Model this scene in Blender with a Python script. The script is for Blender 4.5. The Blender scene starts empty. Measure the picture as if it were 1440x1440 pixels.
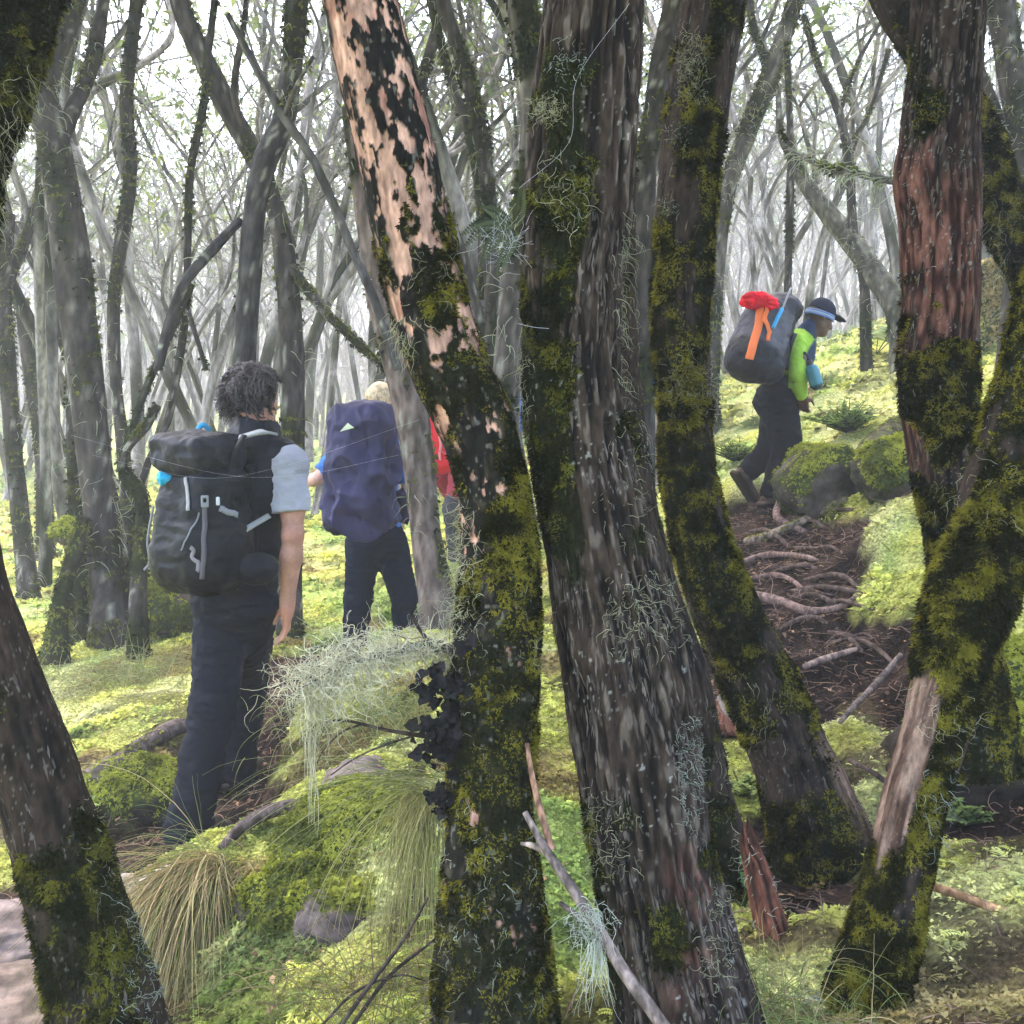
import bpy, math, random
import numpy as np
random.seed(7); rng = np.random.default_rng(11)
SC = bpy.context.scene; COL = SC.collection

# ------------------------------------------------------------------ noise
def _h(ix, iy, iz, seed):
    h = (ix.astype(np.uint32)*np.uint32(374761393) + iy.astype(np.uint32)*np.uint32(668265263)
         + iz.astype(np.uint32)*np.uint32(2147483647) + np.uint32(seed*1274126177 % 4294967291))
    h = (h ^ (h >> np.uint32(13))) * np.uint32(1274126177)
    h = h ^ (h >> np.uint32(16))
    h = h * np.uint32(2246822519); h = h ^ (h >> np.uint32(15))
    return (h & np.uint32(0xffffff)).astype(np.float32)/np.float32(8388607.5) - 1
def vnoise(p, seed=0):
    p = np.asarray(p, np.float32); f = np.floor(p); i = f.astype(np.int32); t = p - f
    t = t*t*(3-2*t); r = 0
    for dx in (0, 1):
        wx = t[..., 0] if dx else 1-t[..., 0]
        for dy in (0, 1):
            wy = t[..., 1] if dy else 1-t[..., 1]
            for dz in (0, 1):
                wz = t[..., 2] if dz else 1-t[..., 2]
                r = r + wx*wy*wz*_h(i[..., 0]+dx, i[..., 1]+dy, i[..., 2]+dz, seed)
    return r
def fbm(p, oct=3, seed=0, gain=.5):
    p = np.asarray(p, np.float32); a = 1.; s = 0.; n = 0.
    for k in range(oct):
        s = s + a*vnoise(p, seed+k*17); n += a; a *= gain; p = p*2.03+7.7
    return s/n
def sstep(a, b, x):
    t = np.clip((x-a)/(b-a), 0, 1); return t*t*(3-2*t)
def lerp(a, b, t): return a+(b-a)*t
def unit(v):
    v = np.asarray(v, float); return v/np.maximum(np.linalg.norm(v, axis=-1, keepdims=True), 1e-9)
def mixc(c0, c1, t):
    return np.asarray(c0)[None]*(1-t[:, None]) + np.asarray(c1)[None]*t[:, None] if np.ndim(c0) == 1 else c0*(1-t[:, None])+np.asarray(c1)*t[:, None]

# ------------------------------------------------------------------ camera
CAMZ = 1.6; PITCH = math.atan(160/1544); FPX = 1544.
cp, sp = math.cos(PITCH), math.sin(PITCH)
CAM = np.array([0, 0, CAMZ])
def ray(px, py):
    xr = (px-720)/FPX; yu = (720-py)/FPX
    return np.array([xr, cp+yu*sp, -sp+yu*cp])
def P(px, py, Y):                       # a point seen at (px, py) at the distance Y
    d = ray(px, py); return CAM + d*(Y/d[1])
def topx(V):                            # world -> photo pixels
    V = np.asarray(V)-CAM
    zc = V[..., 1]*cp - V[..., 2]*sp; yc = V[..., 1]*sp + V[..., 2]*cp
    return 720+FPX*V[..., 0]/zc, 720-FPX*yc/zc, zc
cam = bpy.data.cameras.new('camera'); cam.lens = 36*FPX/1440; cam.sensor_width = 36; cam.clip_end = 400; cam.clip_start = .02
co = bpy.data.objects.new('camera', cam); COL.objects.link(co); co.location = CAM
co.rotation_euler = (math.pi/2-PITCH, 0, 0); SC.camera = co

# ------------------------------------------------------------------ mesh making
def add_mesh(name, V, quads=None, tris=None, mat=None, parent=None, attrs=None, smooth=True, loc=None, mats=None, midx=None):
    V = np.asarray(V, np.float32).reshape(-1, 3)
    nq = 0 if quads is None else len(quads); nt = 0 if tris is None else len(tris)
    loops = []; starts = []; tot = []
    if nq: loops.append(np.asarray(quads, np.int32).ravel()); starts.append(np.arange(nq)*4); tot.append(np.full(nq, 4))
    if nt: loops.append(np.asarray(tris, np.int32).ravel()); starts.append(nq*4+np.arange(nt)*3); tot.append(np.full(nt, 3))
    loops = np.concatenate(loops); starts = np.concatenate(starts).astype(np.int32); tot = np.concatenate(tot).astype(np.int32)
    me = bpy.data.meshes.new(name)
    base = np.zeros(3)
    if parent is not None and loc is None: base = np.array(parent.get('_b', (0, 0, 0)))
    if loc is not None: base = np.asarray(loc, float)
    V = V - base.astype(np.float32)
    me.vertices.add(len(V)); me.vertices.foreach_set('co', V.ravel())
    me.loops.add(len(loops)); me.loops.foreach_set('vertex_index', loops)
    me.polygons.add(len(starts)); me.polygons.foreach_set('loop_start', starts); me.polygons.foreach_set('loop_total', tot)
    if smooth: me.polygons.foreach_set('use_smooth', np.ones(len(starts), bool))
    if attrs:
        for k, a in attrs.items():
            a = np.asarray(a, np.float32)
            if a.ndim == 1:
                t = me.attributes.new(k, 'FLOAT', 'POINT'); t.data.foreach_set('value', a)
            else:
                if k == 'bco':
                    t = me.attributes.new(k, 'FLOAT_VECTOR', 'POINT'); t.data.foreach_set('vector', a.ravel())
                else:
                    t = me.attributes.new(k, 'FLOAT_COLOR', 'POINT')
                    t.data.foreach_set('color', np.concatenate([a[:, :3], np.ones((len(a), 1), np.float32)], 1).ravel())
    for m in (mats or ([mat] if mat else [])): me.materials.append(m)
    if midx is not None: me.polygons.foreach_set('material_index', np.asarray(midx, np.int32))
    me.update(calc_edges=True); me.validate()
    o = bpy.data.objects.new(name, me); COL.objects.link(o)
    if parent is not None: o.parent = parent; o['_b'] = [float(q) for q in base]
    if loc is not None and parent is None: o.location = base
    return o
def tag(o, label=None, cat=None, group=None, kind=None):
    if label: o['label'] = label
    if cat: o['category'] = cat
    if group: o['group'] = group
    if kind: o['kind'] = kind
    return o
def thing(name, label, cat, loc, group=None):
    o = bpy.data.objects.new(name, None); COL.objects.link(o); o.empty_display_size = .1
    o.location = tuple(float(v) for v in loc); o['_b'] = [float(v) for v in loc]
    return tag(o, label, cat, group)

class Acc:                              # collects geometry for ONE mesh
    def __init__(s): s.V = []; s.Q = []; s.T = []; s.C = []; s.n = 0
    def add(s, V, Q=None, T=None, C=None):
        V = np.asarray(V, np.float32).reshape(-1, 3)
        if Q is not None and len(Q): s.Q.append(np.asarray(Q)+s.n)
        if T is not None and len(T): s.T.append(np.asarray(T)+s.n)
        if C is None: C = (1, 1, 1)
        C = np.asarray(C, np.float32)
        s.C.append(np.broadcast_to(C, (len(V), 3)) if C.ndim == 1 else C)
        s.V.append(V); s.n += len(V)
    def build(s, name, mat, parent=None, smooth=True, loc=None):
        return add_mesh(name, np.concatenate(s.V), np.concatenate(s.Q) if s.Q else None, np.concatenate(s.T) if s.T else None,
                        mat, parent, {'Col': np.concatenate(s.C)}, smooth, loc)

def catmull(pts, n):
    pts = np.asarray(pts, float); N = len(pts)
    if N == 2: t = np.linspace(0, 1, n)[:, None]; return pts[0]*(1-t)+pts[1]*t
    p = np.vstack([2*pts[0]-pts[1], pts, 2*pts[-1]-pts[-2]])
    u = np.linspace(0, N-1-1e-6, n); i = u.astype(int); t = (u-i)[:, None]
    a, b, c, d = p[i], p[i+1], p[i+2], p[i+3]
    return .5*((2*b)+(-a+c)*t+(2*a-5*b+4*c-d)*t*t+(-a+3*b-3*c+d)*t**3)
def frames(C):
    T = unit(np.gradient(C, axis=0)); N = np.zeros_like(T)
    ref = np.array([1., 0, 0]) if abs(T[0, 0]) < .8 else np.array([0, 1., 0])
    N[0] = unit(ref - T[0]*np.dot(ref, T[0]))
    for k in range(1, len(C)):
        v = N[k-1]-T[k]*np.dot(N[k-1], T[k]); N[k] = v/max(np.linalg.norm(v), 1e-9)
    return T, N, np.cross(T, N)
def grid_quads(r, s, wrap=True):
    i = np.arange(r-1)[:, None]; j = np.arange(s if wrap else s-1)[None]
    a = i*s+j; b = i*s+(j+1) % s
    return np.stack([a, b, b+s, a+s], -1).reshape(-1, 4)
def tube(pts, rad, rings, segs, resample=True):
    C = catmull(pts, rings) if resample else np.asarray(pts, float)
    rings = len(C)
    if np.ndim(rad) == 0: R = np.full(rings, float(rad))
    else: R = np.interp(np.linspace(0, len(rad)-1, rings), np.arange(len(rad)), rad)
    T, N, B = frames(C); th = np.linspace(0, 2*np.pi, segs, endpoint=False)
    D = N[:, None]*np.cos(th)[None, :, None]+B[:, None]*np.sin(th)[None, :, None]
    s = np.concatenate([[0], np.cumsum(np.linalg.norm(np.diff(C, axis=0), axis=1))])
    return C, R, D, th, s
def simple_tube(acc, pts, rad, rings, segs, col=(1, 1, 1), cap=True, jit=0, seed=0):
    C, R, D, th, s = tube(pts, rad, rings, segs)
    V = C[:, None]+D*R[:, None, None]
    if jit:
        nn = fbm(V*(1/(.15+R.mean())), 2, seed)
        V = V + D*(nn*jit*R[:, None])[..., None]
    V = V.reshape(-1, 3); Q = grid_quads(rings, segs); T = []
    if cap:
        n = len(V); V = np.vstack([V, C[:1]-(C[1]-C[0])*.2, C[-1:]+(C[-1]-C[-2])*.2]); b = (rings-1)*segs
        k = np.arange(segs); k2 = (k+1) % segs
        T = np.vstack([np.stack([k2, k, np.full(segs, n)], 1), np.stack([b+k, b+k2, np.full(segs, n+1)], 1)])
    if callable(col): col = col(V)
    acc.add(V, Q, T, col); return V

def hair_tubes(acc, C, w, col, segs=3):   # many thin strands at once, C: (n, m, 3), w: (n,) or (n, m)
    C = np.asarray(C, np.float32); n, m, _ = C.shape
    T = unit(np.gradient(C, axis=1)); ref = np.zeros_like(T); ref[..., 2] = 1
    bad = np.abs(T[..., 2]) > .9; ref[bad] = (1, 0, 0)
    N = unit(np.cross(T, ref)); B = np.cross(T, N)
    w = np.asarray(w, np.float32)
    if w.ndim == 1: w = w[:, None]*np.ones((1, m), np.float32)
    th = np.linspace(0, 2*np.pi, segs, endpoint=False)
    V = C[:, :, None]+w[:, :, None, None]*(N[:, :, None]*np.cos(th)[None, None, :, None]+B[:, :, None]*np.sin(th)[None, None, :, None])
    q = grid_quads(m, segs)
    Q = (np.arange(n)[:, None, None]*(m*segs)+q[None]).reshape(-1, 4)
    col = np.asarray(col, np.float32)
    if col.ndim == 2: col = np.repeat(col, m*segs, 0)
    acc.add(V.reshape(-1, 3), Q, None, col)
def strands(acc, roots, dirs, length, n_pts, w, col, curl=.5, grav=.3, seed=1):
    n = len(roots); r = np.random.default_rng(seed)
    C = np.zeros((n, n_pts, 3)); C[:, 0] = roots; d = unit(dirs); step = (np.asarray(length)/(n_pts-1))
    step = np.broadcast_to(step, (n,))[:, None]
    k = r.normal(size=(n, 3))
    for i in range(1, n_pts):
        k = .6*k+.8*r.normal(size=(n, 3)); d = unit(d+k*curl*.5+np.array([0, 0, -grav]))
        C[:, i] = C[:, i-1]+d*step
    hair_tubes(acc, C, np.asarray(w)[:, None]*np.linspace(1.25, .35, n_pts)[None], col)
def tufts(acc, Pn, Nn, size, col, L=6, wid=.22, up=.6, seed=3, droop=.25):   # leaf-sized faces round each point
    r = np.random.default_rng(seed); n = len(Pn)
    if n == 0: return
    Pn = np.repeat(Pn, L, 0); Nn = np.repeat(unit(Nn), L, 0); sz = np.repeat(np.broadcast_to(size, (n,)), L)*r.uniform(.6, 1.3, n*L)
    C = np.repeat(col, L, 0)*r.uniform(.8, 1.2, (n*L, 1))
    rd = r.normal(size=(n*L, 3)); tn = unit(rd-Nn*(rd*Nn).sum(1, keepdims=True))
    u = r.uniform(up*.5, up*1.5, (n*L, 1))
    d = unit(Nn*u+tn); sd = unit(np.cross(d, Nn))*(wid*sz)[:, None]
    z = np.array([0, 0, -1.])
    b = Pn; m = Pn+d*(sz*.5)[:, None]; t = Pn+(d+z*droop)*sz[:, None]
    V = np.stack([b, m-sd, t, m+sd], 1).reshape(-1, 3)
    acc.add(V, np.arange(n*L*4).reshape(-1, 4), None, np.repeat(C, 4, 0))

# ------------------------------------------------------------------ materials
def mat_attr(name, rough=.8, nscale=60, namt=.35, bump=.3, bscale=120, bdist=.003, spec=.3, sss=0, trans=0, stretch=None, sheen=0):
    m = bpy.data.materials.new(name); m.use_nodes = True; nt = m.node_tree; n = nt.nodes; l = nt.links
    b = n['Principled BSDF']; b.inputs['Roughness'].default_value = rough; b.inputs['Specular IOR Level'].default_value = spec
    if sheen: b.inputs['Sheen Weight'].default_value = sheen
    at = n.new('ShaderNodeAttribute'); at.attribute_name = 'Col'
    tc = n.new('ShaderNodeTexCoord'); mp = n.new('ShaderNodeMapping'); l.new(tc.outputs['Object'], mp.inputs[0])
    if stretch: mp.inputs['Scale'].default_value = stretch
    tx = n.new('ShaderNodeTexNoise'); tx.inputs['Scale'].default_value = nscale; tx.inputs['Detail'].default_value = 4
    l.new(mp.outputs[0], tx.inputs['Vector'])
    mr = n.new('ShaderNodeMapRange'); mr.inputs[1].default_value = .3; mr.inputs[2].default_value = .7
    mr.inputs[3].default_value = 1-namt; mr.inputs[4].default_value = 1+namt; l.new(tx.outputs[0], mr.inputs[0])
    mx = n.new('ShaderNodeVectorMath'); mx.operation = 'SCALE'; l.new(at.outputs['Color'], mx.inputs[0]); l.new(mr.outputs[0], mx.inputs['Scale'])
    l.new(mx.outputs[0], b.inputs['Base Color'])
    if bump:
        t2 = n.new('ShaderNodeTexNoise'); t2.inputs['Scale'].default_value = bscale; t2.inputs['Detail'].default_value = 5
        l.new(mp.outputs[0], t2.inputs['Vector'])
        bp = n.new('ShaderNodeBump'); bp.inputs['Strength'].default_value = bump; bp.inputs['Distance'].default_value = bdist
        l.new(t2.outputs[0], bp.inputs['Height']); l.new(bp.outputs[0], b.inputs['Normal'])
    if trans:
        out = n['Material Output']; tr = n.new('ShaderNodeBsdfTranslucent'); l.new(mx.outputs[0], tr.inputs['Color'])
        ms = n.new('ShaderNodeMixShader'); ms.inputs[0].default_value = trans
        l.new(b.outputs[0], ms.inputs[1]); l.new(tr.outputs[0], ms.inputs[2]); l.new(ms.outputs[0], out.inputs[0])
    return m
def mat_col(name, col, rough=.6, nscale=40, namt=.2, bump=.2, bscale=60, bdist=.004, spec=.4, metal=0, trans=0, sss=0):
    m = mat_attr(name, rough, nscale, namt, bump, bscale, bdist, spec, 0, trans)
    n = m.node_tree.nodes; l = m.node_tree.links
    at = [x for x in n if x.type == 'ATTRIBUTE'][0]; rgb = n.new('ShaderNodeRGB'); rgb.outputs[0].default_value = (*col, 1)
    for k in list(at.outputs['Color'].links): l.new(rgb.outputs[0], k.to_socket)
    n.remove(at); b = n['Principled BSDF']; b.inputs['Metallic'].default_value = metal
    if sss:
        b.inputs['Subsurface Weight'].default_value = sss; b.inputs['Subsurface Radius'].default_value = (.01, .004, .002)
        b.inputs['Subsurface Scale'].default_value = 1
    return m
M = {}
M['bark'] = mat_attr('bark', .9, 90, .45, .8, 160, .004, .06, stretch=(1, 1, .35))
M['barkfar'] = mat_attr('weathered_bark', .9, 25, .5, .5, 40, .01, .05, stretch=(1, 1, .4))
M['moss'] = mat_attr('moss', .9, 30, .25, 0, trans=.3, spec=.02)
M['lichen'] = mat_attr('lichen', .9, 30, .2, 0, trans=.2, spec=.02)
M['leaf'] = mat_attr('leaf', .6, 10, .25, 0, trans=.4, spec=.1)
M['rock'] = mat_attr('rock', .85, 25, .35, .6, 50, .01, .08)
M['soil'] = mat_attr('forest_soil', .9, 70, .6, 1, 60, .035, .03)
M['litter'] = mat_attr('leaf_litter', .9, 30, .3, 0, spec=.05)
M['grass'] = mat_attr('grass_blade', .7, 8, .15, 0, trans=.35, spec=.08)
M['silk'] = mat_col('spider_silk', (.75, .75, .8), .5, bump=0)

# ------------------------------------------------------------------ terrain
_cps = [  # px, py, Y
 (20,808,10),(60,855,8.5),(150,915,7),(60,915,7),(250,905,7.2),(340,850,8.6),(450,800,10),(100,950,6.3),(180,1000,5.6),(120,1075,4.9),(240,1040,5.1),
 (200,1130,4.55),(270,1180,4.2),(150,1190,4.15),(60,1300,3.5),(20,1370,3.2),(120,1430,2.95),(320,1090,4.75),(380,1010,5.3),(430,930,6.2),(530,915,6.9),(600,900,7),
 (430,1075,4.5),(340,1150,4.25),(400,1165,4.0),(270,1225,3.3),(210,1270,3.1),(400,1300,2.6),(560,1100,3.3),(480,1090,3.8),(560,1000,4.6),(560,905,5.7),(640,905,5.5),(430,1440,2.1),(300,1440,2.4),
 (600,1460,2.1),(770,1000,4.2),(770,900,5.5),(760,800,7.2),(740,1530,2.0),(900,1530,2.0),(1010,1500,2.05),(770,1150,3.0),
 (1145,1200,3.2),(1050,1300,2.6),(1050,1100,3.5),(1040,950,4.4),(1180,930,4.5),(1120,850,5.3),(1100,780,6.2),(1070,712,7.6),(1200,760,5.5),(1250,700,6.1),(1280,780,5.2),(1170,690,6.9),(1240,850,5.0),
 (1200,560,10),(1050,600,10),(1230,470,12),(1010,575,11),(1400,430,11),(1420,540,7.5),(1300,620,7.2),(1300,1300,2.4),(1400,1250,2.5),(1420,1050,3.3),(1240,1000,4),(1400,950,3.8),(1390,1150,3.1),(1400,1420,2.0),(1150,1450,2.2),(1215,1500,2.15),(1380,800,4.6),(1000,1250,2.9),(1230,1150,3.2)]
_cw = np.array([P(*c) for c in _cps])
_ex = np.array([(0,-10,.7),(-8,-8,.3),(8,-8,1.2),(0,0,.55),(-2,0,.3),(2,0,.7),(-6,3,-.1),(-10,8,-.05),(6,3,1.3),(9,7,2.4),(-12,16,0),(-4,16,.05),(0,14,.6),(3,16,1.7),(7,16,3.2),(12,16,4.3),
 (-20,30,.2),(-6,30,.3),(2,28,1.2),(10,30,3.6),(20,30,5.5),(-40,60,.8),(0,60,2.0),(30,60,6.0),(50,30,8),(-50,20,.2),(-50,-10,0),(50,-10,6),(-60,100,1),(0,100,3),(60,100,8)], float)
_cw = np.vstack([_cw, _ex])
def _ker(d): return np.sqrt(d*d+.04)
_D = np.linalg.norm(_cw[:, None, :2]-_cw[None, :, :2], axis=-1)
_n = len(_cw); _A = np.zeros((_n+3, _n+3)); _A[:_n, :_n] = -_ker(_D)+np.eye(_n)*.06
_A[:_n, _n] = 1; _A[:_n, _n+1:] = _cw[:, :2]; _A[_n:, :_n] = _A[:_n, _n:].T
_w = np.linalg.solve(_A, np.concatenate([_cw[:, 2], [0, 0, 0]]))
def base_h(x, y):
    x = np.asarray(x, float); y = np.asarray(y, float); sh = x.shape; x = x.ravel(); y = y.ravel(); r = np.zeros(len(x))
    for k in range(0, len(x), 40000):
        s = slice(k, k+40000)
        d = np.sqrt((x[s, None]-_cw[None, :, 0])**2+(y[s, None]-_cw[None, :, 1])**2)
        r[s] = -_ker(d)@_w[:_n]+_w[_n]+_w[_n+1]*x[s]+_w[_n+2]*y[s]
    return r.reshape(sh)
def seg_dist(x, y, poly):
    best = np.full(np.shape(x), 1e9)
    for a, b in zip(poly[:-1], poly[1:]):
        ab = b-a; t = np.clip(((x-a[0])*ab[0]+(y-a[1])*ab[1])/(ab@ab), 0, 1)
        best = np.minimum(best, np.hypot(x-a[0]-ab[0]*t, y-a[1]-ab[1]*t))
    return best
TRAIL = [[P(*c)[:2] for c in L] for L in (
   [(-60,1420,3.1),(60,1310,3.5),(190,1180,4.1),(280,1150,4.35),(345,1070,4.9),(400,990,5.5),(440,915,6.4),(540,912,6.9),(640,880,7.3)],
   [(1000,960,4.1),(1190,945,4.4),(1160,880,4.9),(1110,800,5.9),(1080,720,7.3),(1110,690,7.9)],
   [(1190,945,4.4),(1290,990,3.9),(1420,1120,3.2)])]
TW = [.42, .38, .26]
def dirt(x, y):
    nn = fbm(np.stack([x*2.2, y*2.2, x*0], -1), 3, 5)*.36
    d = np.full(np.shape(x), 0.)
    for t, w in zip(TRAIL, TW): d = np.maximum(d, 1-sstep(w*.55, w*1.1, seg_dist(x, y, t)+nn))
    p = fbm(np.stack([x*1.3+9, y*1.3, x*0], -1), 3, 31)
    patch = sstep(.33, .5, p+.12*np.clip(x, 0, 2))*(y < 6)*sstep(.3, 1.0, x)     # bare patches on the near right
    return np.clip(np.maximum(d, patch*.9), 0, 1)
def height(x, y):
    x = np.asarray(x, float); y = np.asarray(y, float)
    z = base_h(x, y); dm = dirt(x, y); p = np.stack([x, y, x*0], -1)
    far = 1+np.clip((y-8)/15, 0, 2)
    near = (1-sstep(3.6, 5.2, y))*sstep(-.6, .2, x)
    z = z + (1-dm)*near*(.045*fbm(p*3.1+5, 3, 91)) + (1-dm)*(.075*fbm(p*1.6, 3, 2)*far+.055*np.abs(fbm(p*4.2, 2, 8))+.03*np.abs(fbm(p*9, 2, 18))+.012*fbm(p*18, 2, 9)) + dm*(.055*fbm(p*np.array([2.5, 5, 1]), 3, 4)+.022*fbm(p*14, 3, 6)-.05)
    return z
def G(px, py, y0=1.6, y1=60):            # where the ray through a pixel meets the ground
    d = ray(px, py); d = d/d[1]; Y = np.concatenate([np.arange(y0, 12, .02), np.arange(12, y1, .1)])
    p = CAM+d*Y[:, None]; h = height(p[:, 0], p[:, 1]); k = np.argmax(p[:, 2] < h)
    if p[k, 2] >= h[k]: k = len(Y)-1
    return np.array([p[k, 0], p[k, 1], h[k]])
def gz(x, y): return float(height(np.array([x]), np.array([y]))[0])
# ------------------------------------------------------------------ ground
YEL = np.array([.58, .58, .15]); GRN = np.array([.40, .50, .14]); CRM = np.array([.66, .65, .30]); BRN = np.array([.26, .17, .075]); DGR = np.array([.06, .11, .025])
def mosscol(x, y, r=None):
    p = np.stack([x, y, x*0], -1); a = fbm(p*1.1, 3, 41); b = fbm(p*2.7, 3, 43); c = fbm(p*5.5+3, 2, 47)
    col = mixc(YEL, GRN, sstep(-.05, .3, a+.35*c))
    col = mixc(col, CRM, .75*sstep(.12, .4, b+.25*(x > .8)+.1*c))
    col = mixc(col, DGR, .8*sstep(.2, .45, fbm(p*3.3+11, 3, 53)))
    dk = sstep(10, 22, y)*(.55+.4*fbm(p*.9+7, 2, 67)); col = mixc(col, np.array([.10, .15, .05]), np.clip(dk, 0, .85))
    col = mixc(col, BRN, .8*sstep(.14, .42, fbm(p*2.1+21, 3, 59)+.05*(x > .7)*(y < 5)-.12*(y > 5)))
    return col
def normal_at(x, y, e=.05):
    zx = (base_h(x+e, y)-base_h(x-e, y))/(2*e); zy = (base_h(x, y+e)-base_h(x, y-e))/(2*e)
    return unit(np.stack([-zx, -zy, np.ones_like(zx)], -1))
def build_ground():
    xs = 2.2*np.sinh(np.linspace(-3.9, 3.9, 460)); ys = 3+2.6*np.sinh(np.linspace(-2.3, 4.3, 460))
    X, Y = np.meshgrid(xs, ys); Z = height(X, Y)
    V = np.stack([X, Y, Z], -1).reshape(-1, 3); x, y = V[:, 0], V[:, 1]; dm = dirt(x, y)
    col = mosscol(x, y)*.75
    p = V*np.array([1, 1, 0]); s = fbm(p*9, 3, 61)
    soil = mixc(np.array([.015, .0095, .007]), np.array([.058, .036, .026]), sstep(-.1, .5, s))
    cl = fbm(np.stack([x*3.7, y*3.7, x*0], -1), 3, 71); col = mixc(col, soil, np.maximum(sstep(.25, .6, dm), .85*sstep(-.05, -.3, cl)*(1-sstep(5, 7, y))))
    add_mesh('ground', V, grid_quads(len(ys), len(xs), False), None, M['soil'], None, {'Col': col})['kind'] = 'structure'
build_ground()

def scatter_xy(n, y0, y1, pad=.7, slope=.52):
    u = rng.uniform(0, 1, n); y = np.sqrt(y0*y0+u*(y1*y1-y0*y0)); return rng.uniform(-1, 1, n)*(slope*y+pad), y
def ground_cover():
    a = Acc()
    for (n, y0, y1, L, s0, s1, w, up) in ((105000, 1.5, 4.4, 6, .007, .017, .2, .7), (75000, 4.4, 8.2, 5, .012, .026, .24, .7), (40000, 8.2, 20, 5, .035, .07, .28, .7)):
        x, y = scatter_xy(n, y0, y1); d = dirt(x, y)
        clump = fbm(np.stack([x*3.7, y*3.7, x*0], -1), 3, 71)
        k = rng.uniform(0, 1, n) > sstep(.15, .6, d)+.75*sstep(-.02, -.3, clump)*(y < 6)
        x, y, clump = x[k], y[k], clump[k]; z = height(x, y)
        N = normal_at(x, y)+rng.normal(size=(len(x), 3))*.35
        big = fbm(np.stack([x*8, y*8, x*0+4], -1), 2, 77); sz = rng.uniform(s0, s1, len(x))*np.clip(1+1.1*clump+.9*big, .45, 2.4)
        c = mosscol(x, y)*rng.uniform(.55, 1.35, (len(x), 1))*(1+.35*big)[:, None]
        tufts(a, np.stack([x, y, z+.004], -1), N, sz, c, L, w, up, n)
    a.build('moss', M['moss'])['kind'] = 'stuff'
    # feather moss fronds: an arching rib with pairs of leaflets
    f = Acc(); n = 1500; x, y = scatter_xy(n, 1.6, 5.2, .3); d = dirt(x, y); k = (rng.uniform(0, 1, n) > d*1.3) & ((x > -.2) | (y < 3.2)); x, y = x[k], y[k]; n = len(x)
    z = height(x, y); ph = rng.uniform(0, 2*np.pi, n); Ln = rng.uniform(.025, .06, n); c = mosscol(x, y)*np.array([1.0, 1.05, .9])*rng.uniform(.8, 1.3, (n, 1))
    m = 7
    for i in range(m):
        t = (i+1)/m; dirx = np.stack([np.cos(ph), np.sin(ph)], -1)
        pos = np.stack([x+dirx[:, 0]*Ln*t*.8, y+dirx[:, 1]*Ln*t*.8, z+.008+Ln*(.7*t-.5*t*t)], -1)
        for s in (-1, 1):
            sd = np.stack([-dirx[:, 1]*s, dirx[:, 0]*s, np.full(n, .1)], -1)+np.concatenate([dirx*.5, np.zeros((n, 1))], 1)
            sd = unit(sd); l = (Ln*.42*(1.1-t*.8))[:, None]; fw = np.concatenate([dirx, np.zeros((n, 1))], 1)*(Ln*.07)[:, None]
            V = np.stack([pos-fw, pos+sd*l*.6-fw*.8, pos+sd*l-np.array([0, 0, .15])*l, pos+sd*l*.5+fw], 1)
            f.add(V.reshape(-1, 3), np.arange(n*4).reshape(-1, 4), None, np.repeat(c, 4, 0))
    f.build('fern_moss', M['moss'])['kind'] = 'stuff'
    # twigs, needles and dead leaves on the bare soil
    g = Acc(); n = 14000; x, y = scatter_xy(n, 1.6, 8, .3); d = dirt(x, y); k = rng.uniform(0, 1, n) < d*.9+.10; x, y = x[k], y[k]; n = len(x)
    z = height(x, y)+.006; ph = rng.uniform(0, np.pi, n); l = rng.uniform(.012, .06, n); dv = np.stack([np.cos(ph)*l, np.sin(ph)*l, rng.normal(size=n)*.006], -1)
    p0 = np.stack([x, y, z], -1); C = np.stack([p0-dv, p0+rng.normal(size=(n, 3))*.003, p0+dv], 1)
    cc = np.array([.19, .12, .085])*rng.uniform(.3, 1.7, (n, 1)); hair_tubes(g, C, rng.uniform(.0006, .0022, n), cc)
    n = 5000; k = rng.integers(0, len(x), n); pp = np.stack([x[k]+rng.normal(size=n)*.03, y[k]+rng.normal(size=n)*.03, z[k]], -1)
    tufts(g, pp, np.tile([0, 0, 1.], (n, 1))+rng.normal(size=(n, 3))*.3, rng.uniform(.008, .022, n), np.array([.2, .12, .07])*rng.uniform(.5, 1.8, (n, 1)), 2, .35, .15, 5)
    n = 5000; x, y = scatter_xy(n, 1.6, 6.5, .3); d = dirt(x, y); k = rng.uniform(0, 1, n) < d*.8+.3*(x > .2)*(y < 4.5)+.05; x, y = x[k], y[k]; n = len(x)
    strands(g, np.stack([x, y, height(x, y)+.006], -1), np.stack([rng.normal(size=n), rng.normal(size=n)*.5, rng.uniform(-.1, .5, n)], -1), rng.uniform(.05, .2, n), 9, rng.uniform(.0007, .0022, n), np.array([.17, .11, .085])*rng.uniform(.4, 2.0, (n, 1)), .5, .12, 6)
    g.build('leaf_litter', M['litter'])['kind'] = 'stuff'
ground_cover()

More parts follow.
